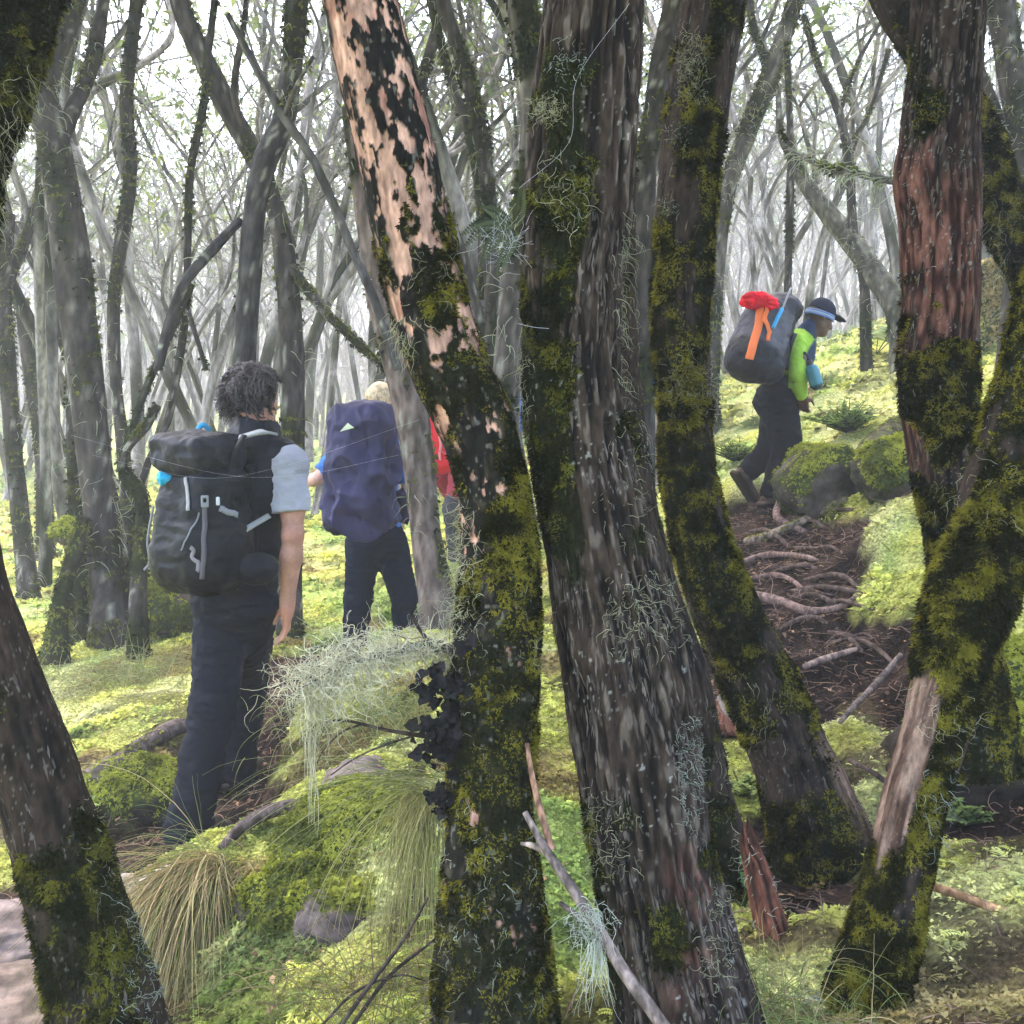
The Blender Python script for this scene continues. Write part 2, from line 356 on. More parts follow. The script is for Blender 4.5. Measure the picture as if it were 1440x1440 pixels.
# ------------------------------------------------------------------ near trees
def shade_canopy(t, top, d, R, seed, zc=None, n=1300):       # unseen limbs and leaves, added above the frame to shade the near air
    r = np.random.default_rng(seed+500); d = unit(d)*np.array([.6, .6, 1]); top = np.asarray(top); zt = max(top[2]+1.2, 1.6+.37*max(top[1], 1)+1.6) if zc is None else zc
    e = top+d*((zt-top[2])/max(d[2], .3)); a = Acc(); simple_tube(a, [top-unit(d)*.03, (top+e)/2+r.normal(size=3)*np.array([.08, .08, 0]), e], [R*.97, R*.6, R*.25], 20, 14, (.03, .025, .02))
    for i in range(4): simple_tube(a, [top+(e-top)*(.35+.15*i), e+r.normal(size=3)*np.array([.5, .5, .1]), e+r.normal(size=3)*np.array([.9, .9, .2])+np.array([0, 0, .7])], [R*.35, R*.2, R*.05], 10, 7, (.03, .025, .02))
    a.build('limbs', M['barkfar'], t); c = Acc(); p = e+r.normal(size=(n, 3))*np.array([1.45, 1.45, .35])+np.array([0, 0, .55]); p = p[p[:, 2] > 1.6+.40*np.maximum(p[:, 1], .5)+.5]
    if len(p): tufts(c, p, r.normal(size=p.shape)+np.array([0, 0, .4]), r.uniform(.07, .17, len(p)), mixc(np.array([.06, .09, .025]), np.array([.16, .2, .06]), r.uniform(0, 1, len(p))), 5, .2, .7, seed, .2); c.build('crown', M['leaf'], t)  # leaf cloud kept out of view, dense and wide to dim light below
def hero(name, label, pix, rings, segs, style, seed, group=None, flare=0, flakes=0, moss=None, lich=None, extra=None):
    """pix: (px, py, Y, width in px) down the trunk"""
    pts = np.array([P(*p[:3]) for p in pix]); rad = np.array([p[3]*p[2]/FPX/2 for p in pix])
    base = pts[-1].copy(); t = thing(name, label, 'tree', base, group)
    C, R, D, th, s = tube(pts, rad, rings, segs)
    Lt = s[-1]; sb = Lt-s
    if flare: R = R*(1+flare*np.exp(-sb/.16))
    Rm = R.mean()
    th_ = th[None]*np.ones((rings, 1)); S = s[:, None]*np.ones((1, segs)); Rr = R[:, None]*np.ones((1, segs))
    q = np.stack([np.cos(th_)*Rm, np.sin(th_)*Rm, S], -1)
    if flare: Rr = Rr*(1+flare*.35*np.exp(-sb/.2)[:, None]*np.cos(th_*5+3*vnoise(q*3, seed)))
    Rr = Rr*(1+.10*fbm(q*np.array([5, 5, 3]), 2, seed+1))            # knobbly growth
    V0 = C[:, None]+D*Rr[..., None]
    px, py, _ = topx(V0)
    N = D
    disp, col, mm = style(q, V0, N, px, py, Lt, seed)
    V = V0+D*disp[..., None]
    n = rings*segs; Vf = V.reshape(-1, 3)
    Vf = np.vstack([Vf, C[:1], C[-1:]]); k = np.arange(segs); k2 = (k+1) % segs
    T = np.vstack([np.stack([k2, k, np.full(segs, n)], 1), np.stack([n-segs+k, n-segs+k2, np.full(segs, n+1)], 1)])
    cf = np.vstack([col.reshape(-1, 3), [[.05, .04, .03]]*2])
    add_mesh('trunk', Vf, grid_quads(rings, segs), T, M['bark'], t, {'Col': cf})
    r = np.random.default_rng(seed)
    if flakes:
        a = Acc(); kk = r.integers(segs, n-segs, flakes); kk = kk[mm.ravel()[kk] < r.uniform(.1, .9, len(kk))]; p0 = V.reshape(-1, 3)[kk]; Nn = N.reshape(-1, 3)[kk]
        kk = kk[fbm(p0*11, 2, seed+3) > -.12]; p0 = V.reshape(-1, 3)[kk]; Nn = N.reshape(-1, 3)[kk]; m = len(kk)
        Tt = unit(np.gradient(C, axis=0))[kk//segs]; Tt = unit(Tt+r.normal(size=(m, 3))*.12); B = np.cross(Tt, Nn); l = r.uniform(.005, .03, (m, 1)); w = r.uniform(.0012, .004, (m, 1)); o1 = r.uniform(.0005, .0015, (m, 1)); o2 = r.uniform(.001, .006, (m, 1))
        q = [p0-Tt*l-B*w*.3+Nn*o1, p0-Tt*l*.2-B*w+Nn*o1*1.6, p0+Tt*l+B*w*.2+Nn*o2, p0+Tt*l*.1+B*w+Nn*o1*1.6]
        cc = mixc(np.array([.03, .022, .018]), np.array([.14, .115, .095]), r.uniform(0, 1, m)**2.2); a.add(np.stack(q, 1).reshape(-1, 3), np.arange(m*4).reshape(-1, 4), None, np.repeat(cc, 4, 0)); a.build('bark_flakes', M['bark'], t)
    A = (Lt*2*np.pi*Rm)
    if moss:
        dens, size, c1, c2 = moss; size *= .60; c1 = np.array(c1)*.5; c2 = np.array(c2)*.75; lich = [(*e[:4], int(e[4]*1.3), e[5]*.8, *e[6:]) for e in (lich or [])]; m = int(dens*A*5); kk = r.integers(0, n, m); w = mm.ravel()[kk]
        kk = kk[r.uniform(0, 1, m) < w]; a = Acc()
        Pn = V.reshape(-1, 3)[kk]; Nn = N.reshape(-1, 3)[kk]
        z = fbm(Pn*25, 2, seed+5); cc = mixc(np.array(c1), np.array(c2), sstep(-.1, .45, z+.25*Nn[:, 2]+.15*r.normal(size=len(kk))))
        pat = sstep(-.2, .3, fbm(Pn*9, 2, seed+9))
        tufts(a, Pn, Nn+r.normal(size=Nn.shape)*.35+np.array([0, 0, .25]), size*r.uniform(.5, 1.2, len(kk))*(.6+.7*pat), cc, 5, .15, .9, seed, .2)
        a.build('moss', M['moss'], t)
    if lich:
        for (lx, ly, sx, sy, cnt, ln, kind) in lich:
            a = Acc()
            ok = (np.abs(px.ravel()-lx) < sx) & (np.abs(py.ravel()-ly) < sy) & (N.reshape(-1, 3)[:, 1] < .35)
            idx = np.nonzero(ok)[0]
            if len(idx) == 0: continue
            w = np.exp(-((px.ravel()[idx]-lx)/sx)**2*1.5-((py.ravel()[idx]-ly)/sy)**2*1.5); w /= w.sum()
            kk = r.choice(idx, cnt, p=w); Pn = V.reshape(-1, 3)[kk]; Nn = N.reshape(-1, 3)[kk]
            cc = (np.array([.43, .42, .26]) if kind != 'blue' else np.array([.37, .40, .31]))*r.uniform(.6, 1.25, (cnt, 1))
            strands(a, Pn, Nn+r.normal(size=Nn.shape)*.7+np.array([0, 0, -.3]), ln*r.uniform(.3, 1.3, cnt), 12, r.uniform(.0003, .0007, cnt), cc, .8, .10 if kind != 'hang' else .45, seed+3); a.build('lichen', M['lichen'], t)
    shade_canopy(t, C[0], C[0]-C[4], R[0], seed)
    return t, V.reshape(-1, 3), N.reshape(-1, 3), px.ravel(), py.ravel()

DK = np.array([.009, .007, .006]); MD = np.array([.037, .025, .018]); LT = np.array([.15, .12, .095])
MOSSD = np.array([.010, .012, .003]); RED = np.array([.16, .06, .035]); TAN = np.array([.50, .29, .21])
def fissure(q, seed, fa=55, fs=7):
    w = fbm(q*np.array([20, 20, 4]), 2, seed+2)[..., None]*.012
    a = vnoise((q+w)*np.array([fa, fa, fs]), seed); b = vnoise((q+w)*np.array([fa*2.1, fa*2.1, fs*2.3]), seed+1)
    return 1-np.abs(a), b
def bark_fissured(mossf, redf=None, amp=.0095, light=.6):
    def f(q, V, N, px, py, Lt, seed):
        r1, b = fissure(q, seed); c = fbm(q*np.array([110, 110, 26]), 2, seed+8)
        plates = sstep(.25, .8, r1*.8+.35*b)
        mm = np.clip(mossf(q, V, N, px, py, seed), 0, 1)
        disp = amp*(plates-.55)+.0022*b+.0015*c
        disp = disp*(1-.5*mm)+mm*.006*fbm(q*30, 3, seed+4)
        col = lerp(DK, MD, plates[..., None]); col = lerp(col, LT, (light*sstep(.25, .6, c+.55*plates-.28))[..., None])
        if redf is not None:
            rm = np.clip(redf(q, V, N, px, py, seed), 0, 1)[..., None]
            col = lerp(col, lerp(np.array([.035, .015, .012]), np.array([.19, .085, .062]), sstep(-.3, .6, b)[..., None]), rm)
        col = lerp(col, MOSSD, mm[..., None])
        sp = sstep(.62, .72, vnoise(q*np.array([230, 230, 120]), seed+12))*sstep(-.2, .4, vnoise(q*14, seed+13))
        col = lerp(col, np.array([.55, .55, .47]), (sp*.35)[..., None])     # flecks of pale crust lichen
        return disp, col, mm
    return f
def blob(px, py, x, y, sx, sy): return np.exp(-((px-x)/sx)**2-((py-y)/sy)**2)
def peel(q, V, N, px, py, Lt, seed):
    a = fbm(q*np.array([27, 27, 13]), 4, seed, .65); b = fbm(q*np.array([60, 60, 35]), 3, seed+3)
    bias = np.interp(py, [-200, 0, 150, 280, 330, 400, 520, 640, 760, 850], [.11, .09, .07, .01, -.07, -.10, -.07, -.18, -.28, -.5])
    pl = sstep(-.02, .03, a+.46*b+bias-.04)                       # 1: smooth pink inner bark
    side = N[..., 0]
    moss = np.clip(sstep(-.1, .25, fbm(q*12, 3, seed+6)+np.interp(py, [200, 330, 600, 900, 1500], [-.5, .06, .12, .22, .3])+.28*np.clip(side, -.3, 1)*(py > 280)), 0, 1)*(1-pl)
    streak = fbm(q*np.array([45, 45, 6]), 3, seed+9)
    tan = lerp(TAN*.62, TAN*1.15, sstep(-.35, .4, streak)[..., None]); tan = lerp(tan, np.array([.30, .13, .09]), (sstep(.15, .5, fbm(q*16, 2, seed+21))*.7)[..., None])
    dk = lerp(np.array([.010, .009, .007]), np.array([.05, .04, .028]), sstep(.0, .5, b)[..., None])
    col = lerp(dk, tan, pl[..., None]); col = lerp(col, MOSSD, (moss*.7)[..., None])
    yb = sstep(.3, .5, vnoise(q*34, seed+15))*sstep(350, 560, py)*(1-sstep(800, 900, py))
    sp = sstep(.55, .68, vnoise(q*np.array([130, 130, 90]), seed+12)); col = lerp(col, np.array([.5, .48, .38]), (sp*.18*(1-pl))[..., None])
    disp = (1-pl)*(.0035+.004*b)+moss*.003+.004*fbm(q*8, 2, seed+30)
    return disp, col, moss
def mossy(bias, amp=.006, barkc=MD, strip=None):
    def f(q, V, N, px, py, Lt, seed):
        r1, b = fissure(q, seed, 45, 9); c = fbm(q*24, 3, seed+4)
        bv = bias(px, py, N) if callable(bias) else bias
        mm = sstep(-.15, .2, fbm(q*np.array([9, 9, 6]), 3, seed+5)+bv)
        col = lerp(DK, barkc, sstep(.2, .9, r1+.4*b)[..., None])
        if strip is not None:
            k = np.clip(strip(px, py, N, q), 0, 1); mm = mm*(1-k)
            st = fbm(q*np.array([80, 80, 9]), 3, seed+31); col = lerp(col, lerp(np.array([.06, .033, .023]), np.array([.27, .175, .125]), sstep(-.5, .5, st)[..., None]), k[..., None])
        col = lerp(col, MOSSD, mm[..., None])
        sp = sstep(.66, .76, vnoise(q*np.array([230, 230, 130]), seed+12)); col = lerp(col, np.array([.35, .35, .29]), (sp*.25)[..., None])
        return amp*(r1-.6)+.002*b+mm*.007*c, col, mm
    return f
OL = ([.022, .026, .006], [.17, .16, .02]); OLY = ([.03, .03, .006], [.30, .26, .03])
hero('leaning_tree', 'dark bowed trunk at the left edge with a strip of bare orange wood', [(95,-330,2.0,120),(62,-120,2.0,112),(-10,130,2.0,92),(-62,330,2.0,92),(-85,560,2.0,98),(-45,820,2.0,104),(22,1010,2.0,112),(85,1200,2.0,124),(135,1360,2.0,148),(160,1480,2.0,170),(170,1640,2.0,200)],
     620, 150, mossy(lambda px, py, N: np.interp(py, [0, 700, 950, 1250, 1400], [.25, .0, -.35, -.05, .25]), .006, MD*.8,
        strip=lambda px, py, N, q: sstep(.25, .55, N[..., 0])*sstep(.0, .15, fbm(q*np.array([16, 16, 4]), 3, 77)+.16)*blob(px, py, 95, 1050, 90, 190)*1.5), 21, flakes=1800,
     moss=(7000, .016, *OL), lich=[(20, 200, 60, 120, 90, .09, 'hang'), (195, 1330, 60, 140, 120, .05, 'blue'), (150, 1180, 50, 80, 30, .04, 'y')])
HN2 = hero('peeling_tree', 'slim leaning tree with peeling pinkish bark above and dark moss below', [(452,-330,2.15,92),(470,-160,2.15,92),(505,0,2.15,97),(548,180,2.15,102),(592,380,2.15,103),(626,500,2.15,105),(672,610,2.15,98),(694,720,2.15,95),(702,850,2.14,112),(694,980,2.12,122),(688,1120,2.1,116),(690,1260,2.08,138),(694,1380,2.06,164),(698,1540,2.05,200),(700,1680,2.05,240)],
     1100, 220, peel, 33, moss=(9000, .013, *OLY), lich=[(640, 830, 45, 130, 260, .07, 'y'), (610, 390, 60, 90, 40, .06, 'y'), (700, 1290, 90, 130, 110, .05, 'blue'), (745, 880, 20, 80, 30, .06, 'y'), (650, 1050, 60, 300, 60, .05, 'y'), (560, 470, 30, 40, 60, .05, 'hang')])
HN3 = hero('fissured_tree', 'thickest trunk in the middle with deeply fissured grey brown bark', [(836,-330,2.2,128),(836,-150,2.2,128),(834,0,2.2,130),(822,160,2.2,142),(811,300,2.2,150),(805,450,2.2,138),(810,600,2.2,138),(838,750,2.18,146),(868,900,2.16,168),(893,1050,2.14,172),(917,1200,2.12,176),(945,1340,2.1,190),(972,1460,2.08,220),(995,1600,2.08,260),(1005,1700,2.08,300)],
     1000, 260, bark_fissured(lambda q, V, N, px, py, seed: sstep(.0, .25, fbm(q*8, 3, seed+5)-.25+.75*blob(px, py, 765, 430, 62, 190)+.55*blob(px, py, 800, 120, 60, 90)*.6+.5*blob(px, py, 780, 660, 50, 110)+.5*blob(px, py, 880, 1290, 90, 130)),
        lambda q, V, N, px, py, seed: 1.3*blob(px, py, 965, 1300, 26, 95)*sstep(-.2, .2, fbm(q*20, 2, seed+4)+.1)), 45, flakes=9000,
     moss=(8000, .012, *OL), lich=[(775, 155, 24, 20, 130, .035, 'y'), (800, 90, 26, 40, 60, .03, 'blue'), (905, 860, 60, 60, 160, .05, 'y'), (790, 270, 40, 60, 50, .06, 'y'), (860, 1170, 45, 70, 150, .045, 'y'), (735, 560, 20, 120, 70, .05, 'hang'), (895, 700, 60, 300, 90, .04, 'y'), (880, 420, 20, 130, 90, .07, 'hang'), (965, 1090, 20, 90, 200, .035, 'blue'), (1005, 1330, 30, 90, 120, .04, 'y')])
hero('plain_tree', 'dark straight trunk partly hidden behind the thickest middle trunk', [(838,-330,3.0,70),(858,0,2.95,74),(854,250,2.9,76),(860,480,2.9,74),(874,640,2.9,76),(904,800,2.88,80),(955,960,2.86,90),(980,1100,2.85,98),(1000,1200,2.84,112),(1010,1280,2.84,130),(1015,1360,2.84,150)],
     420, 110, mossy(-.12, .005, MD*1.1), 52, flakes=1200, moss=(3500, .014, *OL), lich=[(1000, 1150, 40, 200, 60, .05, 'y'), (905, 500, 30, 200, 60, .06, 'hang')])
hero('flared_tree', 'mossy trunk right of the middle widening into a broad foot on the moss', [(1040,-330,3.2,88),(1020,-100,3.2,86),(1003,0,3.2,84),(985,120,3.2,84),(968,260,3.2,82),(958,400,3.2,80),(960,520,3.2,76),(966,640,3.2,76),(985,750,3.2,86),(1022,860,3.2,96),(1068,960,3.2,104),(1112,1060,3.18,112),(1142,1140,3.16,128),(1158,1200,3.15,150),(1170,1270,3.15,180)],
     800, 170, mossy(lambda px, py, N: np.interp(py, [-200, 200, 350, 700, 1000, 1300], [-.25, -.1, .2, .12, .1, .08]), .006, MD*1.2,
        strip=lambda px, py, N, q: .75*sstep(.3, .7, N[..., 0])*sstep(1000, 1100, py)), 63, flare=.12, flakes=2200,
     moss=(8000, .018, *OLY), lich=[(975, 95, 22, 50, 240, .05, 'y'), (955, 190, 20, 20, 60, .03, 'blue'), (965, 540, 40, 60, 140, .06, 'y'), (940, 290, 16, 14, 60, .02, 'blue'), (1090, 1000, 60, 60, 40, .06, 'hang')])
hero('red_barked_tree', 'big upright trunk near the right with reddish bark and a knot', [(1352,-330,3.0,98),(1340,-100,3.0,98),(1334,0,3.0,98),(1328,110,3.0,96),(1321,200,3.0,100),(1318,250,3.0,112),(1322,310,3.0,104),(1322,420,3.0,100),(1318,520,3.0,102),(1328,620,3.0,100),(1342,720,2.98,90),(1352,800,2.96,86),(1362,900,2.95,90),(1372,1010,2.95,110),(1378,1080,2.95,130)],
     700, 190, bark_fissured(lambda q, V, N, px, py, seed: sstep(.0, .25, fbm(q*7, 3, seed+5)-.3+.6*blob(px, py, 1300, 160, 40, 90)+.8*blob(px, py, 1340, 560, 60, 110)+.9*sstep(640, 740, py)),
        lambda q, V, N, px, py, seed: 1.5*(blob(px, py, 1296, 270, 40, 80)+blob(px, py, 1300, 420, 48, 90)+.5*blob(px, py, 1350, 330, 60, 150)+.6*blob(px, py, 1290, 590, 25, 90))*sstep(-.25, .15, fbm(q*np.array([14, 14, 5]), 3, seed+4)+.12), .006, .5), 71, flakes=3000,
     moss=(7000, .015, *OLY), lich=[(1330, 560, 50, 200, 60, .04, 'y'), (1310, 260, 50, 200, 30, .03, 'blue'), (1350, 690, 40, 60, 60, .06, 'y')])
hero('mossy_tree', 'thick mossy trunk slanting up to the right edge with a bare pale wood patch', [(1640,-200,2.6,150),(1580,150,2.55,140),(1510,400,2.5,130),(1455,580,2.45,128),(1408,720,2.4,128),(1362,840,2.36,118),(1337,940,2.34,100),(1310,1040,2.3,90),(1284,1130,2.28,90),(1262,1230,2.26,92),(1238,1330,2.24,104),(1222,1430,2.22,124),(1210,1560,2.2,180),(1205,1680,2.2,220)],
     820, 180, mossy(lambda px, py, N: .32, .006, MD,
        strip=lambda px, py, N, q: sstep(.25, .6, 1.35*sstep(-.1, -.6, N[..., 0])*blob(px, py, 1266, 1065, 80, 140)+.45*fbm(q*np.array([22, 22, 6]), 3, 66))), 85,
     moss=(11000, .02, *OLY), lich=[(1330, 1010, 60, 60, 40, .07, 'y'), (1320, 1120, 50, 80, 60, .06, 'blue'), (1400, 700, 60, 150, 50, .06, 'y')])
hero('arched_branch_tree', 'mossy trunk arching down behind the red barked trunk to the right edge', [(1150,-190,4.4,44),(1225,-60,4.4,52),(1268,20,4.4,56),(1320,90,4.4,58),(1368,180,4.4,60),(1398,262,4.4,66),(1430,330,4.35,72),(1480,420,4.3,80),(1530,540,4.3,90),(1570,700,4.3,110),(1590,860,4.3,140)],
     420, 90, mossy(lambda px, py, N: np.interp(py, [0, 150, 300], [-.3, .0, .3]), .006, MD*.8), 95, moss=(5000, .03, *OLY), lich=[(1420, 330, 40, 90, 90, .12, 'hang')])
# ------------------------------------------------------------------ trees a little further off
def limb(acc, mossacc, lichacc, pts, rad, rings, segs, seed, mossb=0., col=(.05, .042, .036), lich=0, msz=.02):
    C, R, D, th, s = tube(pts, rad, rings, segs)
    q = np.stack([np.cos(th)[None]*R.mean()*np.ones((rings, 1)), np.sin(th)[None]*R.mean()*np.ones((rings, 1)), s[:, None]*np.ones((1, segs))], -1)
    k = 1+.13*fbm(q*np.array([7, 7, 3.5])+seed, 3, seed)+.05*fbm(q*np.array([30, 30, 9]), 2, seed+1)
    V = C[:, None]+D*(R[:, None]*k)[..., None]
    m = sstep(-.15, .25, fbm(q*np.array([6, 6, 3])+seed, 3, seed+2)+mossb+.25*D[..., 2])
    c = lerp(np.array(col)*.6, np.array(col)*1.5, sstep(-.4, .5, fbm(q*np.array([40, 40, 10]), 2, seed+3))[..., None])
    sp = sstep(.35, .55, fbm(q*np.array([28, 28, 20]), 2, seed+7)); c = lerp(c, np.array([.34, .34, .28]), (sp*.6)[..., None])
    c = lerp(c, np.array([.018, .022, .006]), m[..., None])
    n = rings*segs; Vf = np.vstack([V.reshape(-1, 3), C[:1], C[-1:]]); j = np.arange(segs); j2 = (j+1) % segs
    acc.add(Vf, grid_quads(rings, segs), np.vstack([np.stack([j2, j, np.full(segs, n)], 1), np.stack([n-segs+j, n-segs+j2, np.full(segs, n+1)], 1)]),
            np.vstack([c.reshape(-1, 3), c.reshape(-1, 3)[:2]]))
    r = np.random.default_rng(seed); A = s[-1]*6.3*R.mean()
    if mossacc is not None:
        cnt = int(A*1500*(.02/msz)); kk = r.integers(0, n, cnt); kk = kk[r.uniform(0, 1, cnt) < m.ravel()[kk]]
        cc = mixc(np.array([.02, .026, .006]), np.array([.14, .15, .03]), sstep(-.2, .5, fbm(V.reshape(-1, 3)[kk]*9, 2, seed)+.3*D.reshape(-1, 3)[kk, 2]))
        tufts(mossacc, V.reshape(-1, 3)[kk], D.reshape(-1, 3)[kk]+r.normal(size=(len(kk), 3))*.3, r.uniform(.6, 1.6, len(kk))*msz, cc, 4, .25, .8, seed)
    if lichacc is not None and lich:
        cnt = int(A*lich); kk = r.integers(0, n, cnt); rt = V.reshape(-1, 3)[kk]
        kk = kk[fbm(rt*3, 2, seed+5) > -.05]; rt = V.reshape(-1, 3)[kk]; cnt = len(kk)
        strands(lichacc, rt, D.reshape(-1, 3)[kk]*.8+r.normal(size=(cnt, 3))*.4, r.uniform(.03, .16, cnt), 6, r.uniform(.0012, .0026, cnt), np.array([.42, .45, .30])*r.uniform(.7, 1.2, (cnt, 1)), .6, .35, seed)
def mid(name, label, pix, limbs=(), seed=1, mossb=0., lich=150, col=(.05, .042, .036), group=None, ground=True, segs=22):
    pts = [P(*p[:3]) for p in pix]; rad = [p[3]*p[2]/FPX/2 for p in pix]
    if ground:
        b = pts[-1]; g = gz(b[0], b[1]); d = pts[-1]-pts[-2]; d = d/max(abs(d[2]), .2)
        e = b.copy(); e[2] = g-.2; e[:2] += np.clip(d[:2]*max(b[2]-g, 0)*.5, -.25, .25); rad[-1] *= 1.0
        if b[2]-g > .02: pts.append(np.array([(b[0]+e[0])/2, (b[1]+e[1])/2, g+.03])); rad.append(rad[-1]*1.25)
        pts.append(e); rad.append(rad[-1]*1.35)
    base = pts[-1]; t = thing(name, label, 'tree', base, group)
    a, mo, li = Acc(), Acc(), Acc()
    limb(a, mo, li, pts, rad, 90, segs, seed, mossb, col, lich)
    if pix[0][1] < -20: shade_canopy(t, pts[0], np.array(pts[0])-np.array(pts[1]), rad[0], seed)
    a.build('trunk', M['barkfar'], t)
    for i, L in enumerate(limbs):
        a2 = Acc(); limb(a2, mo, li, [P(*p[:3]) for p in L], [p[3]*p[2]/FPX/2 for p in L], 50, 14, seed+i+1, mossb, col, lich); a2.build('branch', M['barkfar'], t)
    if mo.n: mo.build('moss', M['moss'], t)
    if li.n: li.build('lichen', M['lichen'], t)
    return t
mid('forking_tree', 'stout speckled tree forking near its top, standing on the moss at the left', [(48,100,7.2,38),(72,190,7.2,44),(92,300,7.2,50),(108,430,7.2,52),(124,560,7.2,48),(138,690,7.2,46),(150,800,7.2,50),(155,880,7.1,60),(156,915,7.05,68)],
    [[(118,-40,7.4,20),(100,20,7.3,26),(70,90,7.2,34),(55,130,7.2,36)],[(150,-30,7.6,14),(132,80,7.5,20),(100,160,7.3,22),(78,215,7.2,24)],[(5,60,7,16),(25,95,7.1,22),(55,150,7.2,28)],[(-10,-60,7.2,12),(15,30,7.1,16),(40,100,7.2,20)]], 101, -.1, 170)
mid('twin_stem_tree', 'short mossy stem leaning against the stout speckled tree', [(118,730,6.9,14),(108,770,6.8,22),(92,820,6.8,20),(82,870,6.7,26),(78,920,6.6,40),(76,950,6.55,48)], [], 103, .3, 60)
mid('mossy_tree', 'mossy upright stem just left of the stout speckled tree', [(92,400,7.6,14),(100,520,7.5,16),(104,640,7.4,20),(110,760,7.3,24),(112,860,7.2,30),(112,915,7.1,40)], [], 104, .25, 60)
mid('slender_tree', 'thin wavy tree behind, just right of the stout speckled tree', [(205,-120,8.6,17),(190,20,8.6,17),(178,140,8.6,18),(184,240,8.6,18),(172,330,8.6,19),(160,430,8.6,18),(163,540,8.6,16),(172,620,8.6,18),(180,720,8.7,20),(186,800,8.7,26)], [], 105, 0, 130)
mid('dark_tree', 'dark crooked tree rising behind the head of the man in the sleeveless vest', [(430,-140,6.2,30),(418,0,6.2,30),(408,110,6.2,28),(398,170,6.2,30),(372,230,6.2,33),(358,300,6.2,31),(350,400,6.2,32),(344,500,6.2,32),(338,620,6.2,34),(332,760,6.2,38),(330,880,6.2,48)], [[(338,310,6.2,13),(300,350,6.1,15),(262,395,6.0,14),(238,455,6.0,14),(222,520,6.0,13)]], 106, -.15, 140, (.045, .042, .04))
mid('slanting_tree', 'tall slanting tree crossing behind the dark crooked tree', [(235,-120,7.9,26),(252,0,7.9,27),(285,80,7.9,29),(320,150,7.9,30),(352,210,7.9,28),(380,270,7.9,26),(398,340,7.9,30),(408,450,7.9,33),(412,560,7.9,34),(410,700,7.8,34),(408,820,7.6,34),(408,900,7.3,42)], [[(352,215,7.9,10),(330,130,7.8,10),(345,20,7.7,8),(350,-60,7.6,7)],[(405,370,7.9,14),(450,430,7.6,15),(490,470,7.4,12),(540,520,7.2,10)]], 107, -.1, 160)
mid('leaning_pole_tree', 'thin straight dead pole leaning between the dark crooked tree and the peeling tree', [(320,20,5.4,9),(352,80,5.4,10),(400,165,5.4,12),(440,225,5.4,12),(470,290,5.4,13),(495,350,5.4,12),(530,430,5.3,12),(560,520,5.3,12)], [[(400,165,5.4,8),(412,130,5.3,6),(440,80,5.2,5)]], 108, -.3, 60, (.07, .065, .06), ground=False)
mid('crooked_sapling', 'thin crooked sapling in front of the mist, left of the dark crooked tree', [(310,-60,7.7,9),(292,80,7.7,10),(286,150,7.7,11),(268,240,7.7,11),(264,330,7.7,11),(262,430,7.7,11),(250,520,7.7,11),(236,590,7.7,11),(205,660,7.5,10),(190,740,7.4,13),(185,820,7.2,15)], [[(262,430,7.7,8),(275,470,7.5,7),(290,520,7.4,6)]], 109, .0, 110)
mid('broken_mossy_tree', 'mossy broken stem right beside the backpack with the black lid', [(222,570,6.9,10),(205,600,6.9,13),(180,630,6.9,12),(172,660,6.9,13),(196,690,6.9,18),(200,740,6.9,20),(196,800,6.8,22),(194,860,6.7,28)], [[(178,632,6.9,10),(200,560,7.0,10),(235,480,7.1,11),(270,400,7.2,9)]], 110, .25, 60)
mid('side_tree', 'grey brown tree standing right beside the hiker with the rain cover', [(500,150,6.3,38),(520,300,6.3,42),(535,400,6.3,44),(552,470,6.3,46),(575,560,6.3,48),(590,660,6.3,44),(600,760,6.25,44),(612,840,6.2,48),(618,885,6.2,60)], [], 111, -.25, 120, (.14, .105, .09))
mid('curved_pole', 'smooth curved pole tree bending down just right of the peeling tree', [(600,-130,7.2,19),(622,0,7.2,20),(652,90,7.2,21),(672,170,7.2,22),(686,260,7.2,22),(690,340,7.2,22),(692,420,7.2,22),(694,560,7.2,24),(696,760,7.2,30)], [[(590,-60,7.8,10),(628,90,7.8,13),(660,190,7.7,13),(676,300,7.6,12),(680,420,7.5,12)]], 112, -.05, 130)
mid('hidden_grey_tree', 'broad grey trunk mostly hidden behind the thickest middle trunk', [(728,-160,5.2,42),(735,0,5.2,42),(745,90,5.2,42),(752,180,5.2,40),(740,290,5.2,38),(725,380,5.2,38),(715,480,5.2,36),(710,600,5.2,38),(712,740,5.2,46),(712,860,5.2,56)], [], 113, -.05, 160, (.10, .085, .075))
mid('thin_curving_tree', 'thin stem curving from behind the peeling tree towards the middle', [(560,40,8.4,12),(575,120,8.4,14),(585,190,8.4,14),(612,260,8.4,14),(640,330,8.4,15),(662,400,8.4,15),(680,480,8.4,15),(690,620,8.4,16)], [[(585,170,8.4,12),(600,90,8.5,14),(620,20,8.6,16),(640,-80,8.6,16)]], 114, -.1, 120)
mid('upright_dark_tree', 'dark leaning tree seen between the thickest middle trunk and the flared mossy trunk', [(965,-150,6.4,26),(948,0,6.4,28),(930,90,6.4,30),(915,190,6.4,30),(906,300,6.4,28),(903,420,6.4,28),(905,560,6.4,30),(905,800,6.4,36)], [], 115, -.05, 120)
mid('lichen_tree', 'leaning tree hung with pale lichen, behind the hiker in the green jacket', [(1135,-90,10.5,18),(1118,0,10.5,22),(1085,100,10.5,26),(1050,190,10.5,28),(1022,270,10.5,24),(1008,370,10.5,24),(1000,480,10.4,26),(996,570,10.3,30)], [[(1085,100,10.5,12),(1060,40,10.6,10),(1050,-40,10.6,9)]], 116, .0, 500, (.09, .08, .065))
